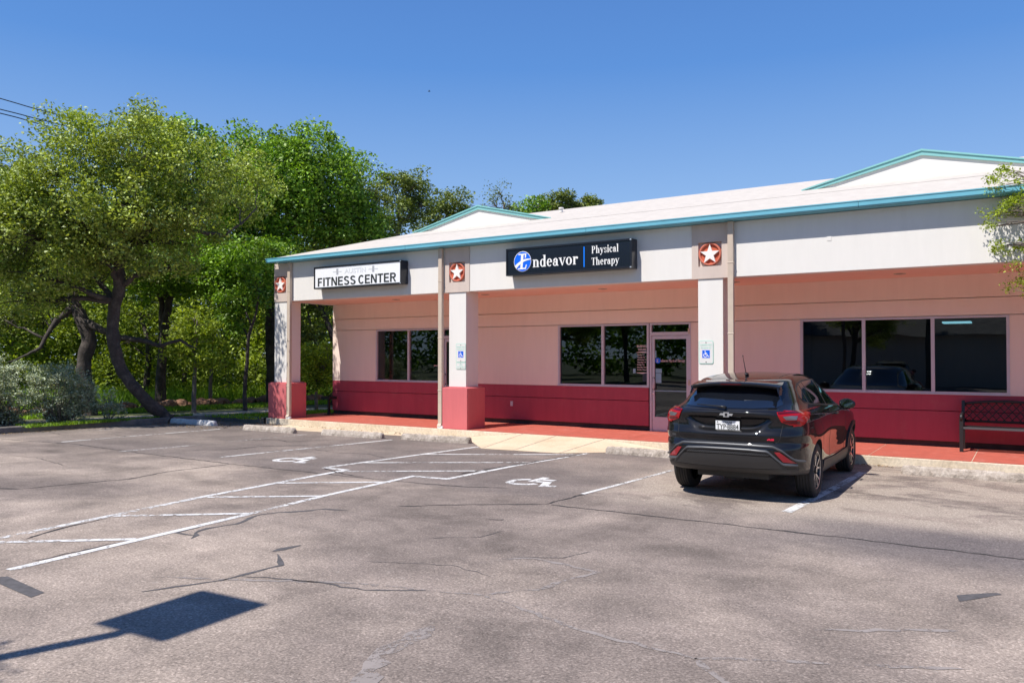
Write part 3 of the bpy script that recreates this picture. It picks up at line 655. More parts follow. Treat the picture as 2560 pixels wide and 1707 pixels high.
# recessed lights in the soffit
for x, y in ((-13.69, 15.62), (-10.80, 15.50), (-7.75, 15.58), (-4.85, 15.58), (-1.9, 15.58)):
    mb = MB(); mb.lathe([(.0, .10), (-.012, .10), (-.012, .075), (.05, .07), (.05, .0)], 'spout', 24, 'z', (x, y, 3.262))
    mb.lathe([(-.005, .070), (-.005, .0)], 'dark', 24, 'z', (x, y, 3.262)); mb.build('recessed_light', BLD, True)
mb = MB(); mb.box(-10.665, -10.595, 16.375, 16.40, .58, .70, 'frame'); mb.build('socket_cover', BLD, True, bevel=.005)
mb = MB(); mb.box(-2.9, -2.83, 14.494, 14.4995, 3.79, 3.87, 'white'); mb.build('patch_plate', BLD, True)
# windows
def window(x0, x1, z0, z1, mull):
    f = .048; y0, y1 = 16.388, 16.49; mb = MB()
    mb.box(x0, x1, y0, y1, z0, z0+f, 'frame'); mb.box(x0, x1, y0, y1, z1-f*.8, z1, 'frame')
    for a in [x0]+[m-f*.6 for m in mull]+[x1-f]: mb.box(a, a+(f if a in (x0, x1-f) else f*1.25), y0+.001, y1-.001, z0+f, z1-f*.8, 'frame')
    mb.box(x0-.01, x1+.01, y0-.02, y0-.001, z0-.004, z0+.014, 'frame')
    w = mb.build('window', BLD, True); xs = [x0+f*.7]+list(mull)+[x1-f*.7]
    for a, b in zip(xs[:-1], xs[1:]):
        mb = MB(); mb.add([(a+.01, 16.44, z0+.02), (b-.01, 16.44, z0+.02), (b-.01, 16.44, z1-.02), (a+.01, 16.44, z1-.02)], [(0, 1, 2, 3)], 'glass'); mb.build('pane', w, True, fixn=False)
    return w
win1 = window(-15.10, -12.795, 1.108, 2.522, [-13.935]); win2 = window(-9.33, -7.025, 1.108, 2.522, [-8.16]); win3 = window(-3.80, -.27, 1.108, 2.522, [-2.635, -1.465])
def door(x0, x1):
    y0, y1 = 16.386, 16.49; mb = MB()
    mb.box(x0, x0+.045, y0, y1, .155, 2.522, 'frame'); mb.box(x1-.045, x1, y0, y1, .155, 2.522, 'frame'); mb.box(x0+.045, x1-.045, y0, y1, 2.485, 2.522, 'frame')
    mb.box(x0+.045, x1-.045, y0, y1, 2.25, 2.325, 'frame'); mb.box(x0+.045, x1-.045, y0+.01, y1, .155, .175, 'frame')
    a, b = x0+.052, x1-.052; s = .055; yy0, yy1 = y0+.018, y1-.03
    mb.box(a, a+s, yy0, yy1, .18, 2.243, 'frame'); mb.box(b-s, b, yy0, yy1, .18, 2.243, 'frame'); mb.box(a+s, b-s, yy0, yy1, .18, .47, 'frame'); mb.box(a+s, b-s, yy0, yy1, 2.17, 2.243, 'frame')
    mb.box(a+s, b-s, yy0+.02, yy1-.01, 1.03, 1.05, 'paper')
    d = mb.build('door', BLD, True)
    for z0, z1 in ((.465, 2.175), (2.32, 2.49)):
        mb = MB(); mb.add([(x0+.05, 16.435, z0), (x1-.05, 16.435, z0), (x1-.05, 16.435, z1), (x0+.05, 16.435, z1)], [(0, 1, 2, 3)], 'glass'); mb.build('pane', d, True, fixn=False)
    mb = MB(); hx = a+.028
    mb.tube([(hx, yy0, 1.32), (hx+.02, yy0-.045, 1.32), (hx+.02, yy0-.045, 1.07), (hx, yy0, 1.07)], .011, 'frame', 8)
    mb.box(hx-.01, hx+.03, yy0-.02, yy0, 1.31, 1.335, 'black'); mb.box(hx-.01, hx+.03, yy0-.02, yy0, 1.06, 1.085, 'black'); mb.build('handle', d, True)
    mb = MB(); mb.lathe([(0, .022), (-.02, .022), (-.02, 0)], 'chrome', 16, 'y', (hx, yy0, .985)); mb.build('lock', d, True)
    for z in (1.18, 2.28): mb = MB(); mb.box(x1-.058, x1-.022, y0-.022, y0-.001, z, z+.11, 'spout'); mb.build('hinge', d, True, bevel=.004)
    mb = MB(); mb.box(b-s-.20, b-s-.13, yy0-.004, yy0-.0005, .40, .415, 'black'); mb.build('letter_slot', d, True)
    return d
door1 = door(-12.775, -11.825); door2 = door(-7.005, -6.06)
# vinyl lettering on the glass
yg = 16.432
mb = MB(); put_text(mb, 'BUSINESS', -7.20, yg, 2.02, 'decal', .050, .25, .01); put_text(mb, 'HOURS', -7.20, yg, 1.945, 'decal', .050, .18, .01)
for z, flip in ((1.875, 1), (1.435, -1)):
    mb.prism([(-7.34, z), (-7.06, z), (-7.06, z+.008*flip), (-7.20, z+.026*flip), (-7.34, z+.008*flip)][::flip], 'y', yg-.002, yg-.001, 'decal')
for i, t in enumerate(['Monday 7-7', 'Tuesday 7-7', 'Wednesday 7-7', 'Thursday 7-7', 'Friday 7-5', 'Saturday Closed', 'Sunday Closed']):
    put_text(mb, t, -7.32+len(t)*.0085+.0, yg, 1.825-.055*i, 'decal', .034, len(t)*.017, .02)
mb.build('lettering', win2, True)
mb = MB(); mb.lathe([(0, .062), (-.002, .0)], 'blue', 28, 'y', (-6.83, yg-.001, 1.70)); serif(mb, 'E', -6.865, yg-.004, 1.665, .07, .055, 'decal', .001)
serif(mb, 'ndeavor Physical Therapy', -6.765, yg, 1.672, .058, .565, 'decal', .001); mb.build('lettering', door2, True)
mb = MB()

for (a, b, c, d, mt, par) in ((-6.885, -6.74, 1.43, 1.525, 'paper', door2), (-6.885, -6.75, 1.21, 1.42, 'paper', door2), (-6.90, -6.865, 1.76, 1.92, 'paper', door2), (-7.19, -7.09, 1.24, 1.41, 'inwall', win2), (-7.42, -7.36, 1.42, 1.52, 'paper', win2)):
    mb = MB(); mb.box(a, b, yg-.003, yg-.001, c, d, mt); mb.build('notice', par, True)
mb = MB(); put_text(mb, 'FITNESS', -12.30, yg, 1.72, 'decal', .075, .42, .01); put_text(mb, 'CENTER', -12.30, yg, 1.63, 'decal', .045, .36, .01); put_text(mb, 'OPEN 24 HRS', -12.30, yg, 1.56, 'decal', .030, .36, .01); mb.build('lettering', door1, True)
mb = MB(); put_text(mb, '7010A', -13.02, yg, 1.55, 'decal', .035, .16, .01); mb.build('lettering', win1, True)
# rooms behind the glass
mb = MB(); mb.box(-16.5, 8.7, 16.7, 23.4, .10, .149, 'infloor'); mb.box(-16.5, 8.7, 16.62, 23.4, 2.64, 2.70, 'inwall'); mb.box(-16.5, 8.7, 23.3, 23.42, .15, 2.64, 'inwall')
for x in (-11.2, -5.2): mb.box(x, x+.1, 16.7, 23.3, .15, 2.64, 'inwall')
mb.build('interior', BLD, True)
m, n, l, b = nt('ceiling_lamp_diffuser'); b.inputs['Emission Color'].default_value = (.75, 1, .95, 1); b.inputs['Emission Strength'].default_value = 1.6; M['diffuser'] = m
mb = MB(); mb.box(-1.75, -1.15, 21.9, 22.5, 2.60, 2.635, 'diffuser'); mb.build('ceiling_lamp', BLD, True)
# stool seen through the fitness centre window
st = thing('bar_stool', 'pale backless bar stool standing inside behind the fitness centre window', 'stool', (-15.55, 17.5, .15))
mb = MB(); mb.box(-.20, .20, -.17, .17, .90, .94, 'stool'); mb.build('seat', st, bevel=.01)
mb = MB(); mb.box(-.20, .02, .14, .17, 1.0, 1.2, 'stool'); mb.build('backrest', st, bevel=.01)
for sx in (-1, 1):
    for sy in (-1, 1): mb = MB(); mb.tube([(sx*.17, sy*.14, .9), (sx*.22, sy*.19, 0)], .018, 'stool', 8); mb.build('leg', st)
mb = MB()
for s in (-1, 1): mb.tube([(s*.20, -.17, .35), (s*.20, .17, .35)], .012, 'stool', 6); mb.tube([(-.20, s*.17, .35), (.20, s*.17, .35)], .012, 'stool', 6)
mb.build('stretcher', st)

# ------------------------------------------------------------------ signs
def sign_box(name, label, x0, x1, z0, z1, y, face):
    s = thing(name, label, 'sign', ((x0+x1)/2, 14.49, z0)); f = .035; y1 = 14.487; mb = MB()
    mb.box(x0, x0+f, y, y1, z0, z1, 'blacksign'); mb.box(x1-f, x1, y, y1, z0, z1, 'blacksign'); mb.box(x0+f, x1-f, y, y1, z0, z0+f, 'blacksign'); mb.box(x0+f, x1-f, y, y1, z1-f, z1, 'blacksign')
    mb.box(x0+f, x1-f, y+.10, y1, z0+f, z1-f, 'blacksign')
    for z in (z0+.02, z1-.02): mb.box(x1-.045, x1-.01, y-.004, y-.0005, z-.012, z+.012, 'chrome')
    mb.build('cabinet', s, True, bevel=.004)
    mb = MB(); mb.box(x0+f+.001, x1-f-.001, y+.014, y+.09, z0+f+.001, z1-f-.001, face); mb.build('face', s, True)
    return s, y+.0125
s1, y = sign_box('wall_sign', 'white boxed sign reading FITNESS CENTER on the beam above the left bay', -15.24, -12.33, 3.497, 4.055, 14.24, 'signwhite')
mb = MB(); sans(mb, 'FITNESS', -15.12, y, 3.558, .215, 1.34, 'ink'); mb.build('lettering', s1, True, fixn=False)
mb = MB(); sans(mb, 'CENTER', -13.72, y, 3.558, .215, 1.24, 'ink'); mb.build('lettering', s1, True, fixn=False)
mb = MB(); put_text(mb, 'AUSTIN', -13.82, y, 3.90, 'faint', .12, .72, .03)
for cx in (-14.42, -13.22):
    mb.box(cx-.035, cx+.03, y-.003, y-.0006, 3.83, 3.975, 'faint2'); mb.box(cx-.16, cx-.036, y-.003, y-.0006, 3.895, 3.91, 'faint'); mb.box(cx+.031, cx+.15, y-.003, y-.0006, 3.895, 3.91, 'faint')
mb.build('faded_lettering', s1, True)
s2, y = sign_box('wall_sign', 'black boxed sign with white serif lettering and a round blue emblem, over the door', -9.385, -6.45, 3.512, 4.092, 14.24, 'signblack')
mb = MB(); cx, cz, R = -8.97, 3.80, .215
mb.lathe([(0, R), (-.004, R), (-.004, R-.008)], 'letwhite', 56, 'y', (cx, y, cz)); mb.lathe([(-.003, R-.008), (-.003, 0)], 'blue', 56, 'y', (cx, y, cz))
q = y-.0055
mb.prism([(cx-.055, cz-.165), (cx+.0, cz-.165), (cx+.03, cz+.165), (cx-.03, cz+.165)], 'y', q-.001, q, 'letwhite')
mb.prism([(cx-.10, cz+.14), (cx+.085, cz+.14), (cx+.10, cz+.165), (cx-.10, cz+.165)], 'y', q-.0014, q, 'letwhite'); mb.prism([(cx+.06, cz+.07), (cx+.085, cz+.075), (cx+.10, cz+.165), (cx+.065, cz+.15)], 'y', q-.0018, q, 'letwhite')
mb.prism([(cx-.11, cz-.165), (cx+.085, cz-.165), (cx+.085, cz-.135), (cx-.11, cz-.14)], 'y', q-.0014, q, 'letwhite'); mb.prism([(cx+.065, cz-.15), (cx+.085, cz-.165), (cx+.11, cz-.07), (cx+.085, cz-.075)], 'y', q-.0018, q, 'letwhite')
up = [(-.195, -.085), (-.12, -.03), (-.04, .015), (.05, .045), (.13, .052), (.205, .05)]; lo = [(.205, .03), (.13, .02), (.05, .0), (-.03, -.04), (-.10, -.09), (-.155, -.145)]
mb.prism([(cx+a, cz+b) for a, b in up+lo], 'y', q-.0022, q, 'letwhite'); mb.build('emblem', s2, True)
for wd, lx, lz, lh, lw in (('ndeavor', -8.725, 3.66, .245, 1.09), ('Physical', -7.335, 3.855, .155, .60), ('Therapy', -7.335, 3.62, .155, .61)):
    mb = MB(); serif(mb, wd, lx, y, lz, lh, lw, 'letwhite'); mb.build('lettering', s2, True, fixn=False)
mb = MB(); mb.box(-7.515, -7.490, y-.004, y-.0006, 3.595, 4.005, 'blue2'); mb.build('divider', s2, True)

def parking_sign(x0, x1, z0, z1, label, extra=False):
    s = thing('parking_sign', label, 'sign', ((x0+x1)/2, 14.508, z0), 'disabled parking signs on the columns'); w, h = x1-x0, z1-z0; y = 14.5
    def rr(x0, x1, z0, z1, r):
        P = []
        for cx, cz, a in ((x1-r, z1-r, 0), (x0+r, z1-r, 90), (x0+r, z0+r, 180), (x1-r, z0+r, 270)):
            P += [(cx+r*cos(radians(a+t)), cz+r*sin(radians(a+t))) for t in (0, 30, 60, 90)]
        return P
    mb = MB(); mb.prism(rr(x0, x1, z0, z1, .035), 'y', y, y+.006, 'mint'); mb.prism(rr(x0+.012, x1-.012, z0+.012, z1-.012, .026), 'y', y-.0012, y-.0002, 'mintpale')
    for z in (z1-.035, z0+.035): mb.lathe([(0, .009), (-.006, .009), (-.006, 0)], 'dark', 12, 'y', ((x0+x1)/2, y-.0012, z))
    mb.build('plate', s, True)
    cx = (x0+x1)/2; mb = MB()
    put_text(mb, 'RESERVED', cx, y-.0016, z1-.080, 'mint', .034, w*.80, .02); put_text(mb, 'PARKING', cx, y-.0016, z1-.135, 'mint', .034, w*.72, .02); mb.build('lettering', s, True)
    b = w*.26; zc = z0+h*.42; mb = MB(); mb.box(cx-b, cx+b, y-.0026, y-.0014, zc-b, zc+b, 'isablue')
    for k, P in enumerate(isa(.10)): mb.add([(cx-b*.85+a*b*1.7, y-.003-.0002*(k % 5), zc-b*.85+c*b*1.7) for a, c in P], [list(range(len(P)))], 'letwhite')
    mb.build('wheelchair_symbol', s, True, fixn=False)
    if extra:
        mb = MB(); z = z0-.006; hh = .15
        mb.prism(rr(x0+.005, x1-.005, z-hh, z, .02), 'y', y, y+.006, 'mint'); mb.prism(rr(x0+.015, x1-.015, z-hh+.01, z-.01, .015), 'y', y-.0012, y-.0002, 'mintpale')
        put_text(mb, 'VAN', cx, y-.0016, z-.05, 'mint', .032, .09, .02); put_text(mb, 'ACCESSIBLE', cx, y-.0016, z-.10, 'mint', .028, w*.78, .02)
        for zz in (z-.018, z-hh+.018): mb.lathe([(0, .007), (-.006, .007), (-.006, 0)], 'dark', 12, 'y', (cx, y-.0012, zz))
        mb.build('supplementary_plate', s, True)
    return s
parking_sign(-10.915, -10.640, 1.66, 2.085, 'faded disabled parking sign with a small second plate below it', True)
parking_sign(-5.205, -4.925, 1.655, 2.09, 'faded disabled parking sign without a second plate, on the column behind the car')
# ------------------------------------------------------------------ the parked car (local frame: x to its right, y forward from the rear bumper, z up)
CL = [ # z, rear y, front y, half width
 (.22, 1.05, 4.10, .80), (.27, .80, 4.30, .855), (.315, .50, 4.40, .872), (.345, .17, 4.44, .880), (.37, .10, 4.46, .885), (.42, .055, 4.49, .893), (.52, .022, 4.51, .903), (.60, .008, 4.53, .910), (.66, .004, 4.53, .912),
 (.70, .016, 4.53, .912), (.735, .050, 4.52, .912), (.76, .052, 4.51, .913), (.82, .036, 4.49, .914), (.845, .040, 4.48, .914), (.87, .062, 4.46, .914), (.92, .078, 4.36, .913), (.96, .080, 4.16, .911), (1.0, .072, 3.86, .905),
 (1.04, .060, 3.52, .893), (1.08, .050, 3.36, .872), (1.10, .046, 3.30, .858), (1.115, .052, 3.25, .846), (1.135, .095, 3.18, .832), (1.16, .130, 3.11, .818), (1.22, .200, 2.98, .788), (1.30, .295, 2.82, .748),
 (1.37, .375, 2.68, .712), (1.42, .420, 2.60, .685), (1.46, .470, 2.52, .655), (1.49, .58, 2.46, .630), (1.515, .76, 2.40, .602), (1.535, .98, 2.32, .560), (1.552, 1.22, 2.22, .50), (1.562, 1.42, 2.12, .41), (1.568, 1.60, 2.0, .26), (1.571, 1.72, 1.9, .08)]
AX_R, AX_F, WR = .955, 3.655, .345
def car_levels():
    a = np.array(CL); zs = []
    for z0, z1 in zip(a[:-1, 0], a[1:, 0]):
        n = max(1, int(round((z1-z0)/.018))); zs += list(np.linspace(z0, z1, n, endpoint=False))
    zs.append(a[-1, 0]); zs = np.array(zs)
    # smooth interpolation (Catmull-like through a light blur of dense linear samples)
    dense_z = np.linspace(a[0, 0], a[-1, 0], 1600); out = [zs]
    for k in (1, 2, 3):
        v = np.interp(dense_z, a[:, 0], a[:, k]); kk = 15; p = np.pad(v, kk, mode='edge'); v2 = np.convolve(p, np.ones(2*kk+1)/(2*kk+1), 'valid')
        out.append(np.interp(zs, dense_z, v2))
    return out
def car_outline(z, yr, yf, hw):
    gh = min(1, max(0, (z-1.08)/.12)); top = min(1, max(0, (z-1.44)/.1))
    L = (.62*(1-gh)+.66*gh)*(1-top)+.35*top; L = min(L, (yf-yr)*.45); nn = 3.3*(1-gh)+2.7*gh; nn = nn*(1-top)+2.3*top
    Lf = min((.95*(1-gh)+.75*gh), (yf-yr)*.45); nf = 2.7
    pts = []
    T = np.linspace(0, pi/2, 30)
    for t in T: pts.append((hw*sin(t)**(2/nn), yr+L*(1-max(cos(t), 0)**(2/nn))))
    for q in np.linspace(0, 1, 30)[1:-1]:
        pts.append((hw, yr+L+(yf-Lf-yr-L)*q))
    for t in T[::-1][:: 2]: pts.append((hw*sin(t)**(2/nf), yf-Lf*(1-max(cos(t), 0)**(2/nf))))
    out = []
    for x, y in pts:
        # greenhouse narrows to the rear; flanks have a waist between the wheel haunches
        k = 1-(.10*gh*(1-top)+.06*top)*max(0, 1-(y-yr)/1.6)**1.3-.05*gh*max(0, (y-1.9)/1.6)**2
        x *= k
        if z < 1.08 and x > .3:
            hz_ = math.exp(-((y-AX_R)/.55)**2)+math.exp(-((y-AX_F)/.55)**2)
            mid = max(0, 1-hz_); bell = math.exp(-((z-.62)/.20)**2); x -= .035*mid*bell*(x/.9)
            x += .010*hz_*math.exp(-((z-.78)/.16)**2)
        out.append((x, y))
    return out
def car_body_mesh():
    zs, yr, yf, hw = car_levels(); mb = MB(); rows = []
    for z, a, b, h in zip(zs, yr, yf, hw):
        half = car_outline(z, a, b, h); full = half+[(-x, y) for x, y in half[::-1][1:-1]]; r = []
        for x, y in full:
            yy = y
            if y < .5:
                # number plate recess in the tailgate, a trapezium that widens upwards
                wdt = .36+(z-.86)*1.35
                if .855 < z < 1.05: 
                    e = min(1, max(0, (wdt-abs(x))/.10))*min(1, (z-.855)/.05)*min(1, (1.05-z)/.025); e = max(0, e); yy += .052*e*e*(3-2*e)
            r.append((x, yy, z))
        rows.append(r+[r[0]])
    n = len(rows[0])-1; vs = [p for r in rows for p in r[:-1]]
    fs = [(i*n+k, i*n+(k+1) % n, (i+1)*n+(k+1) % n, (i+1)*n+k) for i in range(len(rows)-1) for k in range(n)]
    mb.add(vs, fs, 'paint', True); mb.add([], [], 'clad')
    m = len(rows)
    mb.f.append(list(range(n))[::-1]); mb.m.append(0); mb.sm.append(False)
    mb.f.append([(m-1)*n+k for k in range(n)]); mb.m.append(0); mb.sm.append(True)
    return mb
def make_car(name, label, loc, rotz, paint='paint', plate_txt=True):
    car = thing(name, label, 'car', loc, None, rotz)
    mb = car_body_mesh()
    if paint != 'paint': mb.mats = [paint if q == 'paint' else q for q in mb.mats]
    me = mb.mesh('tmp'); bm = bmesh.new(); bm.from_mesh(me); bmesh.ops.recalc_face_normals(bm, faces=bm.faces)
    bvh = BVHTree.FromBMesh(bm); bm.to_mesh(me); bm.free()
    body = bpy.data.objects.new('body', me); COL.objects.link(body)
    # wheel openings
    cut = MB()
    for ay in (AX_R, AX_F):
        for s in (-1, 1):
            cut.lathe([(0, .0001), (0, .392), (s*.5, .392), (s*.5, .0001)], 'dark', 64, 'x', (s*.60, ay, WR+.005))
    cme = cut.mesh('cut'); bm = bmesh.new(); bm.from_mesh(cme); bmesh.ops.remove_doubles(bm, verts=bm.verts, dist=.0005); bmesh.ops.recalc_face_normals(bm, faces=bm.faces); bm.to_mesh(cme); bm.free()
    co = bpy.data.objects.new('cut', cme); COL.objects.link(co)
    md = body.modifiers.new('b', 'BOOLEAN'); md.operation = 'DIFFERENCE'; md.object = co; md.solver = 'EXACT'
    dg = bpy.context.evaluated_depsgraph_get(); nm = bpy.data.meshes.new_from_object(body.evaluated_get(dg)); body.modifiers.clear(); body.data = nm; bpy.data.objects.remove(co)
    if M['clad'].name not in [q.name for q in nm.materials if q]: nm.materials.append(M['clad'])
    kc = [i for i, q in enumerate(nm.materials) if q and q.name == M['clad'].name][0]
    for p in nm.polygons:
        c = p.center
        inside = abs(c.x) < .86 and min(math.hypot(c.y-AX_R, c.z-WR), math.hypot(c.y-AX_F, c.z-WR)) < .40 and abs(p.normal.z)+abs(p.normal.y)+abs(p.normal.x) > 0
        if c.z < .40 or (inside and c.z < .8 and .3 < abs(c.x)): p.material_index = kc
        p.use_smooth = True
    body.parent = car
    # flat shade sharp cut edges
    md = body.modifiers.new('sharp', 'EDGE_SPLIT'); md.split_angle = radians(40); md.use_edge_sharp = False
    def hit_side(y, z, s=1):
        h = bvh.ray_cast(Vector((s*2, y, z)), Vector((-s, 0, 0))); return h[0], h[1]
    def hit_rear(x, z):
        h = bvh.ray_cast(Vector((x, -2, z)), Vector((0, 1, 0))); return h[0], h[1]
    def hit_front(x, z):
        h = bvh.ray_cast(Vector((x, 7, z)), Vector((0, -1, 0))); return h[0], h[1]
    def hit_top(x, y):
        h = bvh.ray_cast(Vector((x, y, 3)), Vector((0, 0, -1))); return h[0], h[1]
    def lerp_poly(pts, n):
        P = [Vector((a, b)) for a, b in pts]; L = [0]
        for a, b in zip(P[:-1], P[1:]): L.append(L[-1]+(b-a).length)
        out = []
        for k in range(n+1):
            d = L[-1]*k/n; i = 0
            while i < len(L)-2 and L[i+1] < d: i += 1
            t = (d-L[i])/max(1e-9, L[i+1]-L[i]); out.append(P[i].lerp(P[i+1], t))
        return out
    def patch(mb, hit, top, bot, mat, off=.004, n=24, m=8, thick=.02):
        T, Bt = lerp_poly(top, n), lerp_poly(bot, n); rows = []; back = []
        for j in range(m+1):
            r = []; rb = []
            for k in range(n+1):
                q = T[k].lerp(Bt[k], j/m); p, nn = hit(q.x, q.y)
                if p is None: p, nn = hit(q.x*.985, q.y) if hit in (hit_rear, hit_front) else hit(q.x, q.y-.01)
                if p is None: return
                if isinstance(off, tuple): o = off[0]+(off[1]-off[0])*sin(pi*j/m)
                else: o = off
                r.append(tuple(p+nn*o)); rb.append(tuple(p-nn*thick))
            rows.append(r); back.append(rb)
        mb.grid(rows, mat, True)
        mb.grid([rows[0], back[0]], mat, False); mb.grid([rows[-1], back[-1]], mat, False)
        mb.grid([[r[0] for r in rows], [r[0] for r in back]], mat, False); mb.grid([[r[-1] for r in rows], [r[-1] for r in back]], mat, False)
    def pp(name, parent, items):
        mb = MB()
        for it in items: patch(mb, *it[:4], **(it[4] if len(it) > 4 else {}))
        return mb.build(name, parent)
    # rear window with its surround
    topc = [(-.50, 1.385), (-.25, 1.405), (0, 1.41), (.25, 1.405), (.50, 1.385)]; botc = [(-.615, 1.195), (-.56, 1.165), (-.3, 1.15), (0, 1.147), (.3, 1.15), (.56, 1.165), (.615, 1.195)]
    rw = pp('rear_window', car, [(hit_rear, topc, botc, 'carglass', dict(off=.005, n=40))])
    mb = MB(); mb.tube([(-.02, .075, 1.155), (-.02, .045, 1.165), (-.07, .060, 1.17), (-.40, .135, 1.185)], [.022, .020, .014, .006], 'black', 8); mb.build('wiper', rw)
    # spoiler
    mb = MB(); rows_t, rows_b = [], []
    for k in range(25):
        u = -1+2*k/24; x = .572*u; e = abs(u)**3
        ye = .245+.15*abs(u)**2.4; yi = .66; zt = 1.462-.020*u*u-.030*e
        rows_t.append([(x*.97, yi, 1.497-.03*u*u), (x, (yi+ye)/2, 1.482-.026*u*u-.016*e), (x, ye+.02, zt+.004), (x, ye, zt-.006)])
        rows_b.append([(x, ye, zt-.006), (x, ye+.006, zt-.030), (x, ye+.10, zt-.045), (x*.99, ye+.24, zt-.035)])
    mb.grid(rows_t, paint, True); mb.grid(rows_b, 'clad', True); mb.build('spoiler', car)
    mb = MB(); mb.box(-.13, .13, .243, .253, 1.436, 1.446, 'lampdark'); mb.build('brake_light', car)
    # side fins beside the rear window
    for s in (-1, 1):
        mb = MB(); a = [(s*.560, .395, 1.41), (s*.53, .375, 1.405), (s*.555, .345, 1.34), (s*.572, .345, 1.31)]; b = [(x+s*.012, y+.10, z+.002) for x, y, z in a]
        mb.add(a+b, [(0, 1, 2, 3), (0, 3, 7, 4), (1, 0, 4, 5), (2, 1, 5, 6), (4, 7, 6, 5)], paint); mb.build('spoiler_fin', car)
    # tail lamps, seen from behind and wrapping to the flanks
    for s in (-1, 1):
        def hr(x, z, s=s): return hit_rear(s*x, z)
        def hs(y, z, s=s): return hit_side(y, z, s)
        mb = MB()
        patch(mb, hr, [(.59, 1.112), (.70, 1.118), (.835, 1.128)], [(.64, 1.000), (.72, .968), (.835, .945)], 'lamp', off=.012, n=20, m=12)
        patch(mb, hs, [(.215, 1.128), (.42, 1.115), (.67, 1.098)], [(.215, .945), (.30, .952), (.44, 1.02), (.67, 1.088)], 'lamp', off=.012, n=20, m=10)
        tl = mb.build('tail_lamp', car)
        mb = MB(); patch(mb, hr, [(.655, 1.068), (.74, 1.076), (.80, 1.07)], [(.69, 1.030), (.74, 1.026), (.79, 1.026)], 'lampclear', off=.016, n=10, m=4); mb.build('reversing_lamp', tl)
        mb = MB(); patch(mb, hr, [(.60, 1.108), (.70, 1.114), (.83, 1.124)], [(.61, 1.086), (.70, 1.092), (.83, 1.098)], 'lampdark', off=.0155, n=10, m=3); patch(mb, hr, [(.655, 1.016), (.73, 1.012), (.82, 1.012)], [(.66, 1.000), (.73, .985), (.82, .980)], 'lampdark', off=.0155, n=10, m=3); mb.build('lamp_band', tl)
        mb = MB(); patch(mb, hr, [(.575, .642), (.63, .642)], [(.665, .525), (.80, .505)], 'reflector', off=.010, n=8, m=8); mb.build('reflector', car)
    # horizontal ridge strip over the emblem
    # trim bars on the bumper
    def bar(path, w, mat, off=.014):
        T = [(x, z+w/2) for x, z in path]; Bt = [(x, z-w/2) for x, z in path]; return (hit_rear, T, Bt, mat, dict(off=(.006, off), n=64, m=6))
    pp('bumper_trim', car, [bar([(-.865, .52), (-.78, .545), (-.66, .655), (-.56, .700), (-.3, .706), (0, .708), (.3, .706), (.56, .700), (.66, .655), (.78, .545), (.865, .52)], .030, 'trim', .022),
                            bar([(-.80, .482), (-.66, .495), (-.56, .59), (-.50, .645), (-.3, .655), (0, .657), (.3, .655), (.50, .645), (.56, .59), (.66, .495), (.80, .482)], .034, 'trim', .024)])
    gr = [(hit_rear, [(-.53, .622), (0, .630), (.53, .622)], [(-.50, .592), (0, .600), (.50, .592)], 'clad', dict(off=.006, n=30, m=2))]
    mg = pp('bumper_mesh', car, gr); mb = MB()
    for row in range(2):
        for k in range(-17, 18):
            x = (k+.5*row)*.029; z = .618-.013*row
            p, nn = hit_rear(x, z)
            if p: mb.prism([(x-.010, z), (x, z+.004), (x+.010, z), (x, z-.004)], 'y', p.y-.010, p.y-.0065, 'trim')
    mb.build('mesh_pattern', mg)
    pp('lower_bumper', car, [(hit_rear, [(-.60, .575), (0, .588), (.60, .575)], [(-.70, .44), (0, .43), (.70, .44)], 'clad', dict(off=.010, n=40, m=8)),
                             (hit_rear, [(-.82, .44), (-.5, .428), (0, .425), (.5, .428), (.82, .44)], [(-.80, .372), (-.5, .355), (0, .352), (.5, .355), (.80, .372)], 'clad', dict(off=.004, n=40, m=6))])
    mb = MB(); mb.box(-.45, .45, .30, .8, .27, .345, 'clad'); mb.box(-.70, .70, 1.4, 3.2, .19, .24, 'dark'); mb.box(-.12, .12, .35, 1.2, .24, .33, 'dark'); mb.tube([(-.6, AX_R, .32), (.6, AX_R, .32)], .04, 'dark', 8); mb.build('underbody', car)
    # tailgate shut lines
    def line(path, w=.006, hit=hit_rear): return (hit, [(x, z+w/2) for x, z in path], [(x, z-w/2) for x, z in path], 'dark', dict(off=.0012, n=30, m=1, thick=.004))
    def vline(path, w=.006, hit=hit_rear): return (hit, [(x+w/2, z) for x, z in path], [(x-w/2, z) for x, z in path], 'dark', dict(off=.0012, n=30, m=1, thick=.004))
    pp('tailgate_gap', car, [line([(-.60, .752), (-.5, .735), (0, .737), (.5, .735), (.60, .752)]), vline([(.605, .755), (.635, .80), (.645, .90), (.66, .975)]), vline([(-.605, .755), (-.635, .80), (-.645, .90), (-.66, .975)]), line([(-.60, 1.137), (0, 1.128), (.60, 1.137)], .005)])
    # flank: glass, pillars, gaps, handles, cladding
    up_ = [(.80, 1.285), (.88, 1.385), (1.04, 1.435), (1.30, 1.462), (1.70, 1.472), (2.05, 1.462), (2.35, 1.40), (2.66, 1.27), (3.02, 1.095)]
    dn_ = [(.80, 1.262), (.92, 1.205), (1.1, 1.178), (1.5, 1.155), (2.1, 1.122), (2.6, 1.098), (3.02, 1.082)]
    def at_(poly, y):
        for (a, b), (c, d) in zip(poly[:-1], poly[1:]):
            if a <= y <= c: return b+(d-b)*(y-a)/(c-a)
        return poly[-1][1]
    def sub(y0, y1, inset=.0, k=10):
        ys = [y0+(y1-y0)*i/k for i in range(k+1)]; return [(y, at_(up_, y)-inset) for y in ys], [(y, at_(dn_, y)+inset) for y in ys]
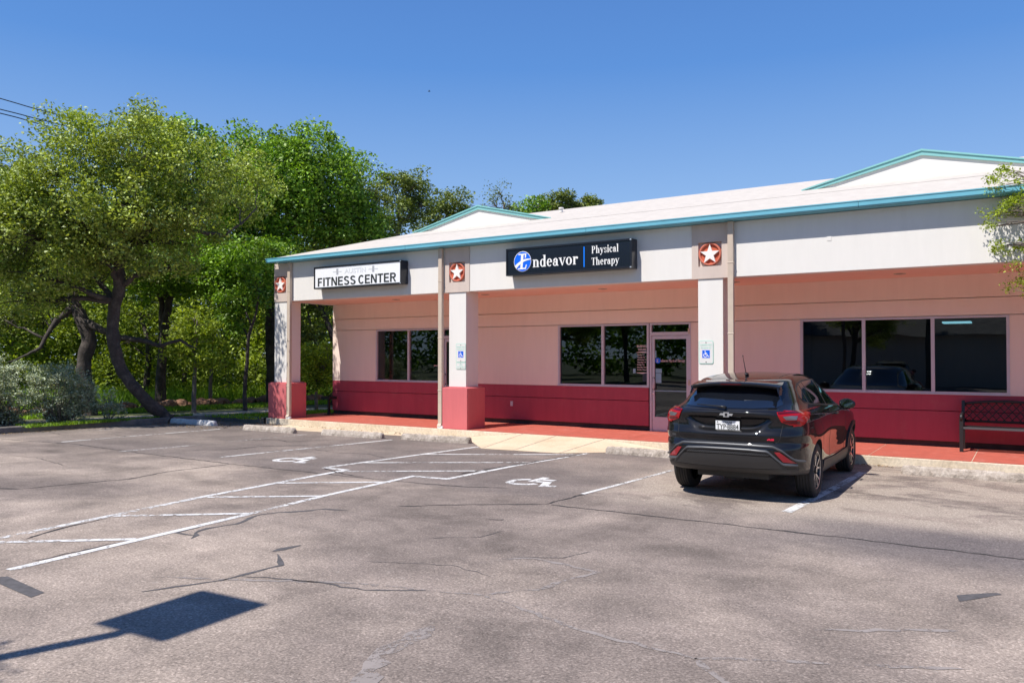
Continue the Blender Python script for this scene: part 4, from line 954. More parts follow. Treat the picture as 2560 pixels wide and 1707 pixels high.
    for s in (-1, 1):
        def hs(y, z, s=s): return hit_side(y, z, s)
        mb = MB(); a, b = [(y, z+.012) for y, z in up_], [(y, z-.010) for y, z in dn_]
        patch(mb, hs, [(.775, 1.275)]+a+[(3.06, 1.09)], [(.775, 1.265)]+b+[(3.06, 1.075)], 'clad', off=.003, n=60, m=10); sg = mb.build('window_surround', car)
        for (y0, y1) in ((.82, 1.02), (1.06, 1.235), (1.265, 1.86), (1.93, 2.93)):
            mb = MB(); a, b = sub(y0, y1, .008); patch(mb, hs, a, b, 'carglass', off=.0055, n=16, m=8); mb.build('side_window', sg)
        its = [line([(1.05, .42), (1.05, .43)], .004, hs)]
        its = []
        for path in ([(1.90, 1.12), (1.90, .8), (1.88, .44)], [(1.02, 1.19), (1.06, 1.0), (1.28, .84), (1.40, .65), (1.44, .44)], [(3.02, 1.08), (3.03, .8), (3.0, .44)]):
            its.append((hs, [(y-.004, z) for y, z in path], [(y+.004, z) for y, z in path], 'dark', dict(off=.0012, n=24, m=1, thick=.004)))
        its.append(line([(1.44, .435), (3.0, .435)], .007, hs))
        pp('door_gap', car, its)
        for yh, zh in ((1.33, 1.035), (2.22, 1.0)):
            p, nn = hit_side(yh, zh, s); mb = MB(); x = p.x+s*.028
            mb.tube([(p.x-s*.005, yh-.09, zh), (x, yh-.075, zh), (x+s*.004, yh, zh+.003), (x, yh+.075, zh), (p.x-s*.005, yh+.09, zh)], [.012, .014, .015, .014, .012], paint, 10); mb.build('door_handle', car)
        mb = MB(); patch(mb, hs, [(1.40, .425), (2.3, .405), (3.22, .425)], [(1.36, .25), (2.3, .235), (3.26, .25)], 'clad', off=.016, n=30, m=6)
        for ay in (AX_R, AX_F):
            A0, A1 = (-18, 198); top = []; bot = []
            for k in range(41):
                t = radians(A0+(A1-A0)*k/40); bot.append((ay+.393*cos(t), WR+.005+.393*sin(t))); top.append((ay+.458*cos(t), WR+.005+.450*sin(t)))
            patch(mb, hs, [(max(.16, min(4.33, y)), max(.22, z)) for y, z in top], [(y, max(.22, z)) for y, z in bot], 'clad', off=.018, n=40, m=4, thick=.03)
        mb.build('side_cladding', car)
        # mirror
        mb = MB(); cx = s*.965
        rows = []
        for j in range(13):
            t = j/12; x = cx+s*(-.105+.215*t); k = (sin(pi*(.06+.90*t)))**.5; r = []
            for q in range(17):
                a = 2*pi*q/16; yy = 2.80+.085*k*cos(a) if cos(a) > 0 else 2.80+.035*k*cos(a); r.append((x, yy, 1.105-.01*t+.078*k*sin(a)))
            rows.append(r)
        mb.grid(rows, paint, True); mb.tube([(s*.83, 2.84, 1.05), (s*.93, 2.80, 1.06)], [.03, .022], 'clad', 8); mr = mb.build('mirror', car)
        mb = MB(); mb.add([(cx+s*(.004+.085*cos(2*pi*k/24)), 2.762, 1.105+.060*sin(2*pi*k/24)) for k in range(24)], [list(range(24))], 'mirrorglass'); mb.build('mirror_glass', mr)
    # windscreen, bonnet lamps and grille
    pp('windscreen', car, [(hit_front, [(-.55, 1.47), (0, 1.49), (.55, 1.47)], [(-.68, 1.12), (0, 1.11), (.68, 1.12)], 'carglass', dict(off=.004, n=30, m=12))])
    pp('grille', car, [(hit_front, [(-.55, .80), (0, .81), (.55, .80)], [(-.50, .42), (0, .40), (.50, .42)], 'clad', dict(off=.006, n=30, m=8))])
    for s in (-1, 1): pp('headlight', car, [(hit_front, [(s*.56, .70), (s*.80, .71)], [(s*.58, .56), (s*.80, .58)], 'lampclear', dict(off=.006, n=10, m=4))])
    # emblem, badge, plate
    p, nn = hit_rear(0, 1.075); ye = p.y
    mb = MB(); w, h = .088, .030; c = .036
    bow = [(-w, -.006), (-w+.018, .016), (-c, .016), (-c+.004, h), (c-.002, h), (c, .014), (w, .014), (w-.018, -.012), (c, -.012), (c-.004, -h), (-c+.002, -h), (-c, -.010)]
    mb.prism([(x, 1.072+z) for x, z in bow], 'y', ye-.014, ye+.01, 'chrome'); em = mb.build('emblem', car)
    mb = MB(); mb.prism([(x*.42 if abs(x) < .04 else x*.86, 1.072+z*.62) for x, z in bow if abs(x) < .04], 'y', ye-.0165, ye-.0142, 'black'); mb.build('emblem_inlay', em)
    p, nn = hit_rear(.53, .785); mb = MB(); put_text(mb, 'RS', .53, p.y-.006, .788, 'badge', .024, .085, .06, .006); mb.build('badge', car)
    p, nn = hit_rear(0, .92); yp = p.y-.030; mb = MB(); mb.box(-.157, .157, yp, yp+.02, .842, 1.0, 'black'); pl = mb.build('plate_frame', car, bevel=.003)
    mb = MB(); mb.box(-.150, .150, yp-.002, yp-.0002, .849, .993, 'plate'); npl = mb.build('number_plate', car)
    if plate_txt:
        mb = MB(); y = yp-.0032; put_text(mb, 'TEXAS', 0, y, .974, 'ink', .022, .115, .03, .001); put_text(mb, 'TYP', -.078, y, .918, 'ink', .066, .118, .012, .001); put_text(mb, '8884', .068, y, .918, 'ink', .066, .140, .012, .001)
        mb.prism(star_poly(-.009, .918, .010, .004), 'y', y-.001, y, 'ink'); mb.prism(star_poly(-.125, .975, .012, .005), 'y', y-.001, y, 'ink'); put_text(mb, 'The Lone Star State', 0, y, .862, 'ink', .012, .15, .01, .001); mb.build('plate_lettering', npl)
    # aerial and roof details
    p, nn = hit_top(0, .98); mb = MB()
    mb.tube([(0, 1.05, p.z-.004), (0, 1.0, p.z+.016), (0, .955, p.z+.024), (0, .93, p.z+.01)], [.012, .024, .022, .012], 'black', 10); mb.tube([(0, .955, p.z+.02), (0, .80, p.z+.26)], [.006, .0035], 'black', 6); mb.tube([(0, .803, p.z+.255), (0, .798, p.z+.275)], .006, 'black', 6); mb.build('aerial', car)
    mb = MB()
    for x in (-.44, .44): mb.grid([[tuple(hit_top(x-.005, y)[0]+Vector((0, 0, .0012))), tuple(hit_top(x+.005, y)[0]+Vector((0, 0, .0012)))] for y in np.linspace(.9, 2.2, 24)], 'dark', True)
    mb.build('roof_seam', car)
    # wheels
    def wheel(ay, s):
        cx = s*.795; mb = MB(); R = WR; prof = [(-s*.10, .235), (-s*.115, .30), (-s*.108, .328), (-s*.08, R-.003)]
        for k in range(5):
            u = -.068+.14*k/4; prof += [(s*(u-.012), R), (s*(u+.006), R)]
            if k < 4: prof += [(s*(u+.009), R-.009), (s*(u+.015), R-.009)]
        prof += [(s*.095, R-.010), (s*.112, R-.045), (s*.108, .262), (s*.096, .245), (s*.088, .240), (-s*.10, .235)]
        mb.lathe(prof, 'tyre', 64, 'x', (cx, ay, R)); ty = mb.build('wheel', car)
        mb = MB(); c = (cx, ay, R)
        mb.lathe([(s*.088, .240), (s*.094, .236), (s*.090, .228), (s*.03, .218), (-s*.05, .210)], 'rimdark', 64, 'x', c); mb.lathe([(s*.02, .215), (s*.02, .0)], 'rimdark', 48, 'x', c)
        mb.lathe([(s*.094, .240), (s*.097, .235), (s*.092, .229)], 'alloy', 64, 'x', c)
        for k in range(5):
            a0 = 2*pi*k/5+.3
            for sg in (-1, 1):
                def q(r, a, w): return [(ay+r*cos(a0+a)-w*sin(a0+a), R+r*sin(a0+a)+w*cos(a0+a)), (ay+r*cos(a0+a)+w*sin(a0+a), R+r*sin(a0+a)-w*cos(a0+a))]
                rows = []; 
                for t in np.linspace(0, 1, 7):
                    r = .045+t*.188; a = sg*(.05+.30*sin(t*pi*.62)*(.55+.35*t)-.04*t); w_ = .013-.003*t+.004*abs(t-.5)
                    (y1, z1), (y2, z2) = q(r, a, w_); xo = cx+s*(.078+.012*t); rows.append([(xo-s*.03, y1, z1), (xo, y1, z1), (xo, y2, z2), (xo-s*.03, y2, z2)])
                mb.grid(rows, 'alloy', False)
            P = [(ay+r*cos(a0+a), R+r*sin(a0+a)) for r, a in ((.05, 0), (.13, .16), (.20, .12), (.215, 0), (.20, -.12), (.13, -.16))]; mb.prism(P, 'x', cx+s*.055, cx+s*.066, 'rimdark')
        mb.lathe([(s*.082, .052), (s*.092, .046), (s*.094, .0)], 'rimdark', 24, 'x', c); mb.lathe([(s*.0945, .030), (s*.0955, .0)], 'alloy', 20, 'x', c)
        mb.build('rim', ty, fixn=False)
    for ay in (AX_R, AX_F):
        for s in (-1, 1): wheel(ay, s)
    return car
CAR = make_car('parked_car', 'glossy black compact suv parked nose-in in front of the covered walkway', (-3.15, 9.70, 0.003), radians(1.2))
# ------------------------------------------------------------------ wheel stops
STOPS = [(-18.55, 13.12, 2, 'stopwhite', 'white painted concrete wheel stop beside the planting bed'), (-15.25, 12.86, 1, 'stop', 'brown concrete wheel stop with rounded ends left of the two pitted ones'),
         (-12.72, 13.05, 3, 'stop', 'pitted pale wheel stop between two others, in front of the left bay'), (-10.55, 13.30, 3, 'stop', 'rough weathered wheel stop at the left flare of the ramp'),
         (-5.72, 13.42, 0, 'stop', 'chalky wheel stop partly hidden behind the parked car'), (-.78, 13.56, -1, 'stop', 'long cream wheel stop near the bench')]
for x, y, a, mt, lab in STOPS:
    L = 1.75; mb = MB(); rows = []; n = 60
    for i in range(n+1):
        u = -L/2+L*i/n; e = min(1, min(i, n-i)/1.5+.35); r = []
        for k, (py, pz) in enumerate([(-.085, 0), (-.080, .05), (-.055, .112), (-.03, .125), (.03, .125), (.055, .112), (.080, .05), (.085, 0)]):
            j = 0 if mt == 'stopwhite' and False else random.uniform(-.006, .006)*(1.6 if random.random() < .2 else 1)
            r.append((u+j, py*e**.3+j, max(0, pz*(e**.35)+(j if pz > .02 else 0))))
        rows.append(r)
    mb.grid(rows, mt, False); mb.add(rows[0], [list(range(8))], mt); mb.add(rows[-1], [list(range(8))[::-1]], mt)
    o = mb.build('wheel_stop'); o.location = (x, y, .001); o.rotation_euler = (0, 0, radians(a)); tag(o, lab, 'wheel stop', 'concrete wheel stops along the parking row')
# ------------------------------------------------------------------ bench
bn = thing('park_bench', 'black metal bench with a lattice back against the maroon wall', 'bench', (-.98, 15.95, .154)); W = 1.28
for x in (0, W):
    mb = MB(); mb.box(x-.03, x+.03, -.22, -.165, 0, .56, 'black'); mb.build('leg', bn, bevel=.004)
    mb = MB(); mb.prism([(.30, 0), (.36, 0), (.30, .45), (.37, .86), (.31, .86), (.24, .45)], 'x', x-.025, x+.025, 'black'); mb.build('leg', bn)
    mb = MB(); mb.tube([(x, .30, .62), (x, .05, .64), (x, -.15, .635), (x, -.225, .60), (x, -.20, .54)], .028, 'black', 8); mb.build('armrest', bn)
mb = MB(); mb.box(.03, W-.03, -.215, -.17, .395, .43, 'trim')
for k in range(9): mb.box(.03, W-.03, -.15+k*.048, -.12+k*.048, .41, .425, 'black')
mb.box(.02, .06, -.2, .28, .38, .41, 'black'); mb.box(W-.06, W-.02, -.2, .28, .38, .41, 'black'); mb.build('seat', bn)
mb = MB()
def by(z): return .285+(z-.45)*.17
def arch(u): return .80+.055*(1-(2*u/W-1)**2)
mb.tube([(u, by(arch(u)), arch(u)) for u in np.linspace(0, W, 17)], .024, 'black', 8); mb.tube([(0, by(.50), .50), (W, by(.50), .50)], .022, 'black', 8)
for k in range(-3, 13):
    for s in (-1, 1):
        pts = []
        for t in np.linspace(0, 1, 8):
            u = k*.118+(s > 0)*0+s*(t-.5)*.30+.15; z = .50+(arch(min(W, max(0, u)))-.50)*t
            if 0 <= u <= W: pts.append((u, by(z), z))
        if len(pts) > 1: mb.tube(pts, .0085, 'black', 5)
mb.build('backrest', bn, fixn=False)
# ------------------------------------------------------------------ pedestal beside the walkway
pd = thing('pedestal_stand', 'low black metal pedestal with a wide flat tray at the far end of the walkway', 'stand', (-16.55, 16.05, .15))
mb = MB(); mb.box(-.03, .03, -.03, .03, 0, .44, 'black'); mb.build('post', pd, bevel=.004)
mb = MB(); mb.box(-.17, .17, -.14, .14, .44, .455, 'black'); mb.box(-.17, .17, -.14, -.125, .455, .52, 'black'); mb.box(-.17, .17, .125, .14, .455, .52, 'black'); mb.box(-.17, -.155, -.125, .125, .455, .52, 'black'); mb.box(.155, .17, -.125, .125, .455, .52, 'black'); mb.build('tray', pd)
mb = MB(); mb.box(-.09, .09, -.09, .09, 0, .02, 'black'); mb.build('base', pd)
# ------------------------------------------------------------------ lot lamp (outside the frame; its square head throws the shadow on the asphalt)
Hh = 5.6; hx, hy = -4.99-.20*Hh, 3.44-.615*Hh
lp = thing('lot_lamp', 'tall parking lot lamp with a square shoebox head beside the lot', 'street lamp', (hx+.02, hy-.44, 0))
mb = MB(); mb.box(-.05, .05, -.05, .05, .4, Hh-.02, 'pole', rot=.3); mb.build('pole', lp, bevel=.006)
mb = MB(); mb.lathe([(0, .22), (.42, .20), (.45, .0)], 'kerb', 24, 'z'); mb.build('base', lp)
mb = MB(); mb.box(-.36, .34, .02, .88, Hh-.02, Hh+.05, 'black', rot=.06); mb.build('lamp_head', lp, bevel=.01)
# ------------------------------------------------------------------ overhead cables and their poles
def upole(px, dep, h, lab):
    p = spot(px, dep, 0); o = thing('utility_pole', lab, 'utility pole', tuple(p), 'wooden utility poles'); mb = MB(); mb.tube([(0, 0, 0), (0, 0, h)], [.16, .11], 'pole', 12); mb.build('pole', o)
    mb = MB(); mb.box(-1.1, 1.1, -.05, .05, h-.6, h-.48, 'pole', rot=.4); mb.build('crossarm', o); return o
upole(-420, 27, 11.8, 'wooden utility pole at the left, carrying the cables over the trees'); upole(1420, 74, 15.5, 'distant wooden utility pole behind the building')
def catenary(name, lab, pts):
    P = [Vector((*spot(px, d, 0)[:2], hz(py, d))) for px, py, d in pts]; out = []
    for i in range(len(P)-1):
        p0 = P[max(i-1, 0)]; p1 = P[i]; p2 = P[i+1]; p3 = P[min(i+2, len(P)-1)]
        for t in np.linspace(0, 1, 13)[:-1]: out.append(.5*((2*p1)+(p2-p0)*t+(2*p0-5*p1+4*p2-p3)*t*t+(3*p1-p0-3*p2+p3)*t**3))
    mb = MB(); mb.tube([tuple(q) for q in out+[P[-1]]], .020, 'cable', 6); tag(mb.build(name), lab, 'cable', 'overhead cables')
catenary('overhead_cable', 'highest of the three thin overhead cables at the upper left', [(-420, 120, 27), (0, 245, 31), (170, 292, 33), (600, 400, 42), (1060, 502, 60), (1185, 514, 66), (1420, 530, 74)])
catenary('overhead_cable', 'middle one of the three overhead cables at the upper left', [(-420, 170, 27), (0, 272, 31), (150, 310, 33), (600, 418, 42), (960, 490, 56), (1420, 545, 74)])
catenary('overhead_cable', 'lowest of the three overhead cables at the upper left', [(-420, 185, 27), (0, 282, 31), (150, 322, 33), (600, 430, 42), (1080, 515, 60), (1420, 560, 74)])
catenary('overhead_cable', 'thick dark low cable crossing between the tree trunks', [(-420, 660, 25), (0, 700, 27), (200, 722, 28), (400, 758, 30), (620, 780, 32), (900, 800, 36)])
catenary('overhead_cable', 'thinner low cable just above the thick one among the trunks', [(-420, 625, 25), (0, 702-20, 27), (180, 712, 28), (420, 735, 30), (640, 745, 32), (900, 770, 36)])
# a bird far up
bd = spot(1071, 60, 0); mb = MB(); mb.tube([(-.10, 0, 0), (-.03, 0, 0), (.06, 0, 0), (.13, 0, .01)], [.005, .03, .03, .005], 'black', 6); mb.add([(0, 0, .01), (.06, .28, .06), (-.04, .26, .06), (0, -.0, .01), (.06, -.28, .06), (-.04, -.26, .06)], [(0, 1, 2), (3, 5, 4)], 'black')
o = mb.build('bird'); o.location = (bd.x, bd.y, hz(225, 60)); o.rotation_euler = (.2, 0, .8); tag(o, 'tiny dark bird flying high in the clear sky', 'bird')
# rocks along the far side of the path
def rock(x, y, r, i):
    bm = bmesh.new(); bmesh.ops.create_icosphere(bm, subdivisions=2, radius=r)
    for v in bm.verts: v.co *= 1+random.uniform(-.22, .22); v.co.z *= .62
    me = bpy.data.meshes.new('rock'); bm.to_mesh(me); bm.free(); me.materials.append(M['rock']); o = bpy.data.objects.new('rock', me); COL.objects.link(o)
    o.location = (x, y, .13+r*.25); o.rotation_euler = (0, 0, random.uniform(0, 6)); tag(o, 'reddish rock in the low border between the path and the woods', 'rock', 'rocks bordering the path')
for i in range(64):
    t = i/63; x = -24.2+1.7*t**1.5+random.uniform(-.35, .35); y = 10.0+15*t+random.uniform(-.2, .2); rock(x, y, random.uniform(.14, .30), i)
# ------------------------------------------------------------------ foliage
def leaf_cloud(name, centres, radii, counts, size, mat, parent=None, off=(0, 0, 0), flat=.75, aspect=.55, updir=.5, rng=RNG):
    """one mesh of many small leaf faces scattered round the twig ends"""
    C = np.repeat(np.array(centres, float), counts, 0); R = np.repeat(np.array(radii, float), counts)[:, None]; n = len(C)
    g = rng.normal(size=(n, 3)); g /= np.linalg.norm(g, axis=1)[:, None]+1e-9; rr = rng.random((n, 1))**.45
    P = C+g*rr*R*np.array([1, 1, flat])
    nrm = rng.normal(size=(n, 3)); nrm[:, 2] = np.abs(nrm[:, 2])+updir; nrm /= np.linalg.norm(nrm, axis=1)[:, None]
    t = rng.normal(size=(n, 3)); u = np.cross(nrm, t); u /= np.linalg.norm(u, axis=1)[:, None]+1e-9; v = np.cross(nrm, u)
    s = size*(.6+.8*rng.random((n, 1))); a = u*s/2; b = v*s*aspect/2; fold = nrm*s*.12
    V = np.stack([P-a, P-b*1.0+fold, P+a, P+b*1.0+fold], 1).reshape(-1, 3)-np.array(off)
    me = bpy.data.meshes.new(name); me.vertices.add(4*n); me.vertices.foreach_set('co', V.astype(np.float32).ravel())
    me.loops.add(4*n); me.loops.foreach_set('vertex_index', np.arange(4*n, dtype=np.int32)); me.polygons.add(n)
    me.polygons.foreach_set('loop_start', np.arange(0, 4*n, 4, dtype=np.int32)); me.polygons.foreach_set('loop_total', np.full(n, 4, dtype=np.int32))
    me.materials.append(M[mat]); me.update(calc_edges=True); me.validate()
    o = bpy.data.objects.new(name, me); COL.objects.link(o)
    if parent is not None: o.parent = parent
    return o
def lobe_points(lobe, rng):
    """twig-end centres spread through a lobe, more near its surface"""
    c, r, n = np.array(lobe[0], float), np.array(lobe[1], float), lobe[2]
    g = rng.normal(size=(n, 3)); g /= np.linalg.norm(g, axis=1)[:, None]; q = .35+.65*rng.random((n, 1))**.55
    q *= np.where(rng.random((n, 1)) < .14, 1.18+.12*rng.random((n, 1)), 1.0)
    q *= 1+.16*np.sin(g[:, :1]*5+c[0])*np.cos(g[:, 2:3]*6+c[1])
    return c+g*q*r
def wiggle(a, b, n, amp, rng, sag=0.0):
    a, b = np.array(a, float), np.array(b, float); L = np.linalg.norm(b-a); out = []; o = np.zeros(3)
    for i in range(n+1):
        t = i/n; o = o*.6+rng.normal(size=3)*amp*L*.5; e = math.sin(pi*t); out.append(a+(b-a)*t+o*e+np.array([0, 0, sag*L*e]))
    return out
def tree(name, label, cat, base, trunk, lobes, leaf, size, per, rad, bark='bark', group=None, seed=1, limb=.07, forks=None, aspect=.55, twig=True, crown_kind=None):
    """trunk: list of (dx,dy,z,r) from the base; lobes: ((x,y,z) relative, (rx,ry,rz), clusters)"""
    rng = np.random.default_rng(seed); root = thing(name, label, cat, tuple(base), group); mb = MB()
    tp = [np.array(t[:3], float) for t in trunk]; tr = [t[3] for t in trunk]
    # smooth the trunk path
    P, Rr = [], []
    for i in range(len(tp)-1):
        for t in np.linspace(0, 1, 6)[:-1]:
            p0, p1, p2, p3 = tp[max(i-1, 0)], tp[i], tp[i+1], tp[min(i+2, len(tp)-1)]
            P.append(.5*((2*p1)+(p2-p0)*t+(2*p0-5*p1+4*p2-p3)*t*t+(3*p1-p0-3*p2+p3)*t**3)+rng.normal(size=3)*tr[i]*.06); Rr.append((tr[i]*(1-t)+tr[i+1]*t)*(1+rng.uniform(-.07, .07)))
    P.append(tp[-1]); Rr.append(tr[-1]); Rr[0] *= 1.25
    mb.tube([tuple(p) for p in P], Rr, bark, 12)
    for fk in (forks or []):
        q = wiggle(fk[0][:3], fk[-1][:3], 1, 0, rng); fp, fr = [np.array(f[:3], float) for f in fk], [f[3] for f in fk]; pts = []; rs = []
        for i in range(len(fp)-1):
            w = wiggle(fp[i], fp[i+1], 4, .05, rng); pts += w[:-1]; rs += list(np.linspace(fr[i], fr[i+1], 5)[:-1])
        pts.append(fp[-1]); rs.append(fr[-1]); mb.tube([tuple(p) for p in pts], rs, bark, 8); P += pts; Rr += rs
    anchors = np.array(P); arad = np.array(Rr); cen = []
    hi = anchors[:, 2] > anchors[:, 2].max()*.45 if len(anchors) else None
    for lb in lobes:
        pts = lobe_points(lb, rng); c = np.array(lb[0], float)
        A = anchors[hi]; k = int(np.argmin(np.linalg.norm(A-c+np.array([0, 0, .8]), axis=1))); a = A[k]
        L = np.linalg.norm(c-a); w = wiggle(a, c, 6, .06, rng, .03); r0 = min(arad[hi][k]*.75, limb)
        mb.tube([tuple(q) for q in w], list(np.linspace(r0, r0*.35, 7)), bark, 7)
        w = np.array(w)
        if twig:
            for p in pts:
                i = min(6, max(1, int(np.argmin(np.linalg.norm(w-p, axis=1))))); s = w[max(1, i-1)]
                q = wiggle(s, p, 3, .09, rng, .04); mb.tube([tuple(z) for z in q], [r0*.28, r0*.2, r0*.13, r0*.05], bark, 4, False)
        cen.append(pts)
    mb.build('trunk', root, fixn=False)
    cen = np.concatenate(cen); n = len(cen); cnt = rng.integers(int(per*.5), int(per*1.5), n); rr = rad*(.55+.9*rng.random(n))
    leaf_cloud('crown', cen, rr, cnt, size, leaf, root, aspect=aspect, rng=rng)
    return root
def rel(px, py, dep, base):
    """offset from base of the point at picture column px, row py and distance dep"""
    p = spot(px, dep, 0); return (p.x-base[0], p.y-base[1], hz(py, dep)-base[2])
def lobes_px(base, L):
    """(px, py, depth, r across in px, r up in px, depth radius in m, clusters)"""
    out = []
    for px, py, d, rx, rz, ry, n in L:
        k = d/FPX; out.append((rel(px, py, d, base), ((rx*k)*.9+ry*.1, ry*.9+rx*k*.1, rz*k), n))
    return out

# leaning oak whose crown fills the upper left
b = (-19.62, 13.15, .13); d = 21.3
tree('oak_tree', 'broad olive-green oak on a grey trunk that leans and bends beside the kerb', 'tree', b,
     [(0, 0, -.1, .18), (*rel(350, 985, 21.2, b), .15), (*rel(300, 915, 21.1, b), .145), (*rel(285, 850, 21, b), .16), (*rel(283, 780, 21, b), .15), (*rel(297, 715, 20.9, b), .15), (*rel(296, 650, 20.8, b), .15), (*rel(330, 600, 20.7, b), .12), (*rel(390, 560, 20.5, b), .09)],
     lobes_px(b, [(330, 400, 20.5, 150, 105, 1.5, 70), (150, 430, 19.6, 120, 105, 1.5, 58), (480, 440, 21.6, 130, 95, 1.3, 55), (580, 500, 22.8, 95, 90, 1.0, 34), (230, 560, 19.8, 150, 85, 1.4, 55), (80, 600, 19.4, 120, 95, 1.4, 50), (400, 600, 21.0, 100, 50, .9, 22), (200, 330, 20.4, 80, 50, 1.0, 20), (350, 320, 21.2, 110, 40, 1.0, 20), (30, 480, 19.6, 100, 90, 1.3, 44), (320, 520, 19.6, 110, 60, 1.1, 34), (440, 520, 20.4, 90, 50, 1.0, 24), (20, 600, 19.2, 90, 80, 1.1, 30), (250, 640, 20.2, 60, 26, .8, 14), (500, 575, 21.4, 60, 50, .7, 12), (110, 690, 19.6, 110, 45, 1.1, 18), (200, 660, 21.5, 90, 40, 1.0, 22), (60, 760, 20.0, 80, 35, .9, 16), (420, 665, 20.6, 70, 26, .9, 12), (635, 440, 23.4, 50, 60, .9, 14)]),
     'oak', .09, 125, .42, 'bark', None, 3, .09,
     forks=[[(*rel(296, 650, 20.8, b), .12), (*rel(240, 600, 20.4, b), .09), (*rel(170, 540, 20.0, b), .06), (*rel(120, 470, 19.8, b), .03)], [(*rel(300, 640, 20.8, b), .11), (*rel(310, 560, 20.4, b), .08), (*rel(320, 470, 20.2, b), .05), (*rel(300, 380, 20.2, b), .03)], [(*rel(390, 560, 20.8, b), .06), (*rel(470, 572, 21.2, b), .052), (*rel(560, 590, 21.8, b), .042), (*rel(600, 560, 22, b), .03), (*rel(640, 520, 22.2, b), .02)]])
# twisted old oak behind the bushes
b = tuple(spot(222, 22.5, .13))
tree('oak_tree', 'old oak with a thick twisted trunk and drooping dark limbs behind the grey-green bushes', 'tree', b,
     [(0, 0, -.1, .27), (*rel(217, 980, 22.5, b), .21), (*rel(210, 910, 22.5, b), .19), (*rel(222, 850, 22.5, b), .19), (*rel(205, 800, 22.5, b), .18), (*rel(185, 755, 22.6, b), .16), (*rel(172, 700, 22.8, b), .12), (*rel(160, 640, 23, b), .09)],
     lobes_px(b, [(110, 650, 23.6, 120, 60, 1.4, 36), (30, 700, 23.0, 100, 60, 1.4, 30), (180, 600, 24, 120, 60, 1.4, 30), (330, 650, 24, 110, 40, 1.4, 24), (20, 560, 24.5, 90, 80, 1.4, 28), (60, 440, 25, 90, 60, 1.5, 26), (10, 800, 22.2, 70, 40, 1.0, 14), (170, 690, 22.6, 80, 40, 1.1, 24), (250, 640, 23.4, 80, 50, 1.2, 26), (120, 740, 23.0, 70, 30, 1.0, 14)]),
     'oak2', .09, 130, .42, 'bark', None, 5, .08,
     forks=[[(*rel(205, 800, 22.5, b), .13), (*rel(245, 820, 22.3, b), .10), (*rel(300, 845, 22.2, b), .085), (*rel(350, 850, 22.1, b), .07), (*rel(400, 865, 22, b), .055), (*rel(450, 850, 22, b), .04), (*rel(490, 870, 22, b), .02)],
            [(*rel(185, 770, 22.5, b), .09), (*rel(140, 800, 22.2, b), .07), (*rel(115, 840, 22, b), .055), (*rel(100, 870, 21.8, b), .045), (*rel(60, 890, 21.6, b), .03), (*rel(20, 905, 21.4, b), .015)],
            [(*rel(180, 760, 22.5, b), .07), (*rel(150, 795, 22.4, b), .05), (*rel(128, 825, 22.3, b), .03)], [(*rel(175, 700, 22.8, b), .08), (*rel(250, 680, 23, b), .05), (*rel(330, 660, 23.4, b), .03)]])
# tall forked elm behind, and the bright elm by the corner
b = tuple(spot(400, 27, .13))
tree('elm_tree', 'tall dark-trunked elm with forked stem rising behind the leaning oak', 'tree', b,
     [(0, 0, -.1, .20), (*rel(402, 960, 27, b), .17), (*rel(408, 850, 27, b), .14), (*rel(420, 760, 27, b), .12), (*rel(432, 700, 27, b), .10), (*rel(430, 600, 27, b), .08), (*rel(430, 480, 27, b), .05)],
     lobes_px(b, [(440, 350, 26.5, 70, 50, 1.6, 30), (420, 440, 27, 120, 90, 1.6, 50), (520, 520, 27, 110, 90, 1.6, 46), (330, 560, 27, 110, 80, 1.6, 30), (460, 640, 26, 130, 70, 1.6, 60), (560, 690, 26, 100, 60, 1.6, 50), (380, 700, 26.5, 110, 50, 1.5, 40), (250, 600, 27, 120, 80, 1.5, 46), (120, 620, 27, 120, 80, 1.5, 40), (60, 540, 27, 110, 90, 1.5, 36)]),
     'elm', .12, 105, .55, 'bark', None, 8, .07, forks=[[(*rel(405, 860, 27, b), .10), (*rel(403, 780, 27, b), .09), (*rel(408, 700, 27, b), .07), (*rel(395, 620, 27, b), .05)]], aspect=.6)
b = tuple(spot(682, 28.5, .13))
tree('elm_tree', 'bright green spreading elm behind the left corner of the building', 'tree', b,
     [(0, 0, -.1, .24), (*rel(680, 900, 28.5, b), .20), (*rel(676, 760, 28.5, b), .18), (*rel(675, 660, 28.5, b), .15), (*rel(672, 590, 28.5, b), .12), (*rel(690, 500, 28.5, b), .07)],
     lobes_px(b, [(660, 370, 28, 65, 48, 1.6, 30), (790, 390, 28, 85, 55, 1.7, 40), (700, 440, 27.5, 110, 70, 1.7, 52), (830, 460, 28, 95, 75, 1.7, 48), (620, 480, 28, 80, 80, 1.6, 36), (760, 540, 28, 110, 65, 1.6, 46), (600, 590, 27.5, 100, 80, 1.6, 56), (660, 640, 27, 80, 40, 1.3, 22), (870, 540, 28.5, 70, 60, 1.5, 30), (560, 400, 28.5, 70, 50, 1.5, 24), (720, 470, 27, 90, 60, 1.5, 30), (900, 590, 29, 60, 40, 1.4, 16)]),
     'elm', .125, 115, .58, 'bark', None, 12, .10, aspect=.6,
     forks=[[(*rel(676, 690, 28.5, b), .12), (*rel(715, 600, 28.3, b), .08), (*rel(745, 530, 28, b), .05), (*rel(750, 510, 28, b), .04)], [(*rel(678, 700, 28.5, b), .11), (*rel(700, 640, 28.4, b), .08), (*rel(720, 560, 28.3, b), .05)], [(*rel(672, 680, 28.5, b), .09), (*rel(640, 600, 28.6, b), .06), (*rel(610, 540, 28.6, b), .04)]])
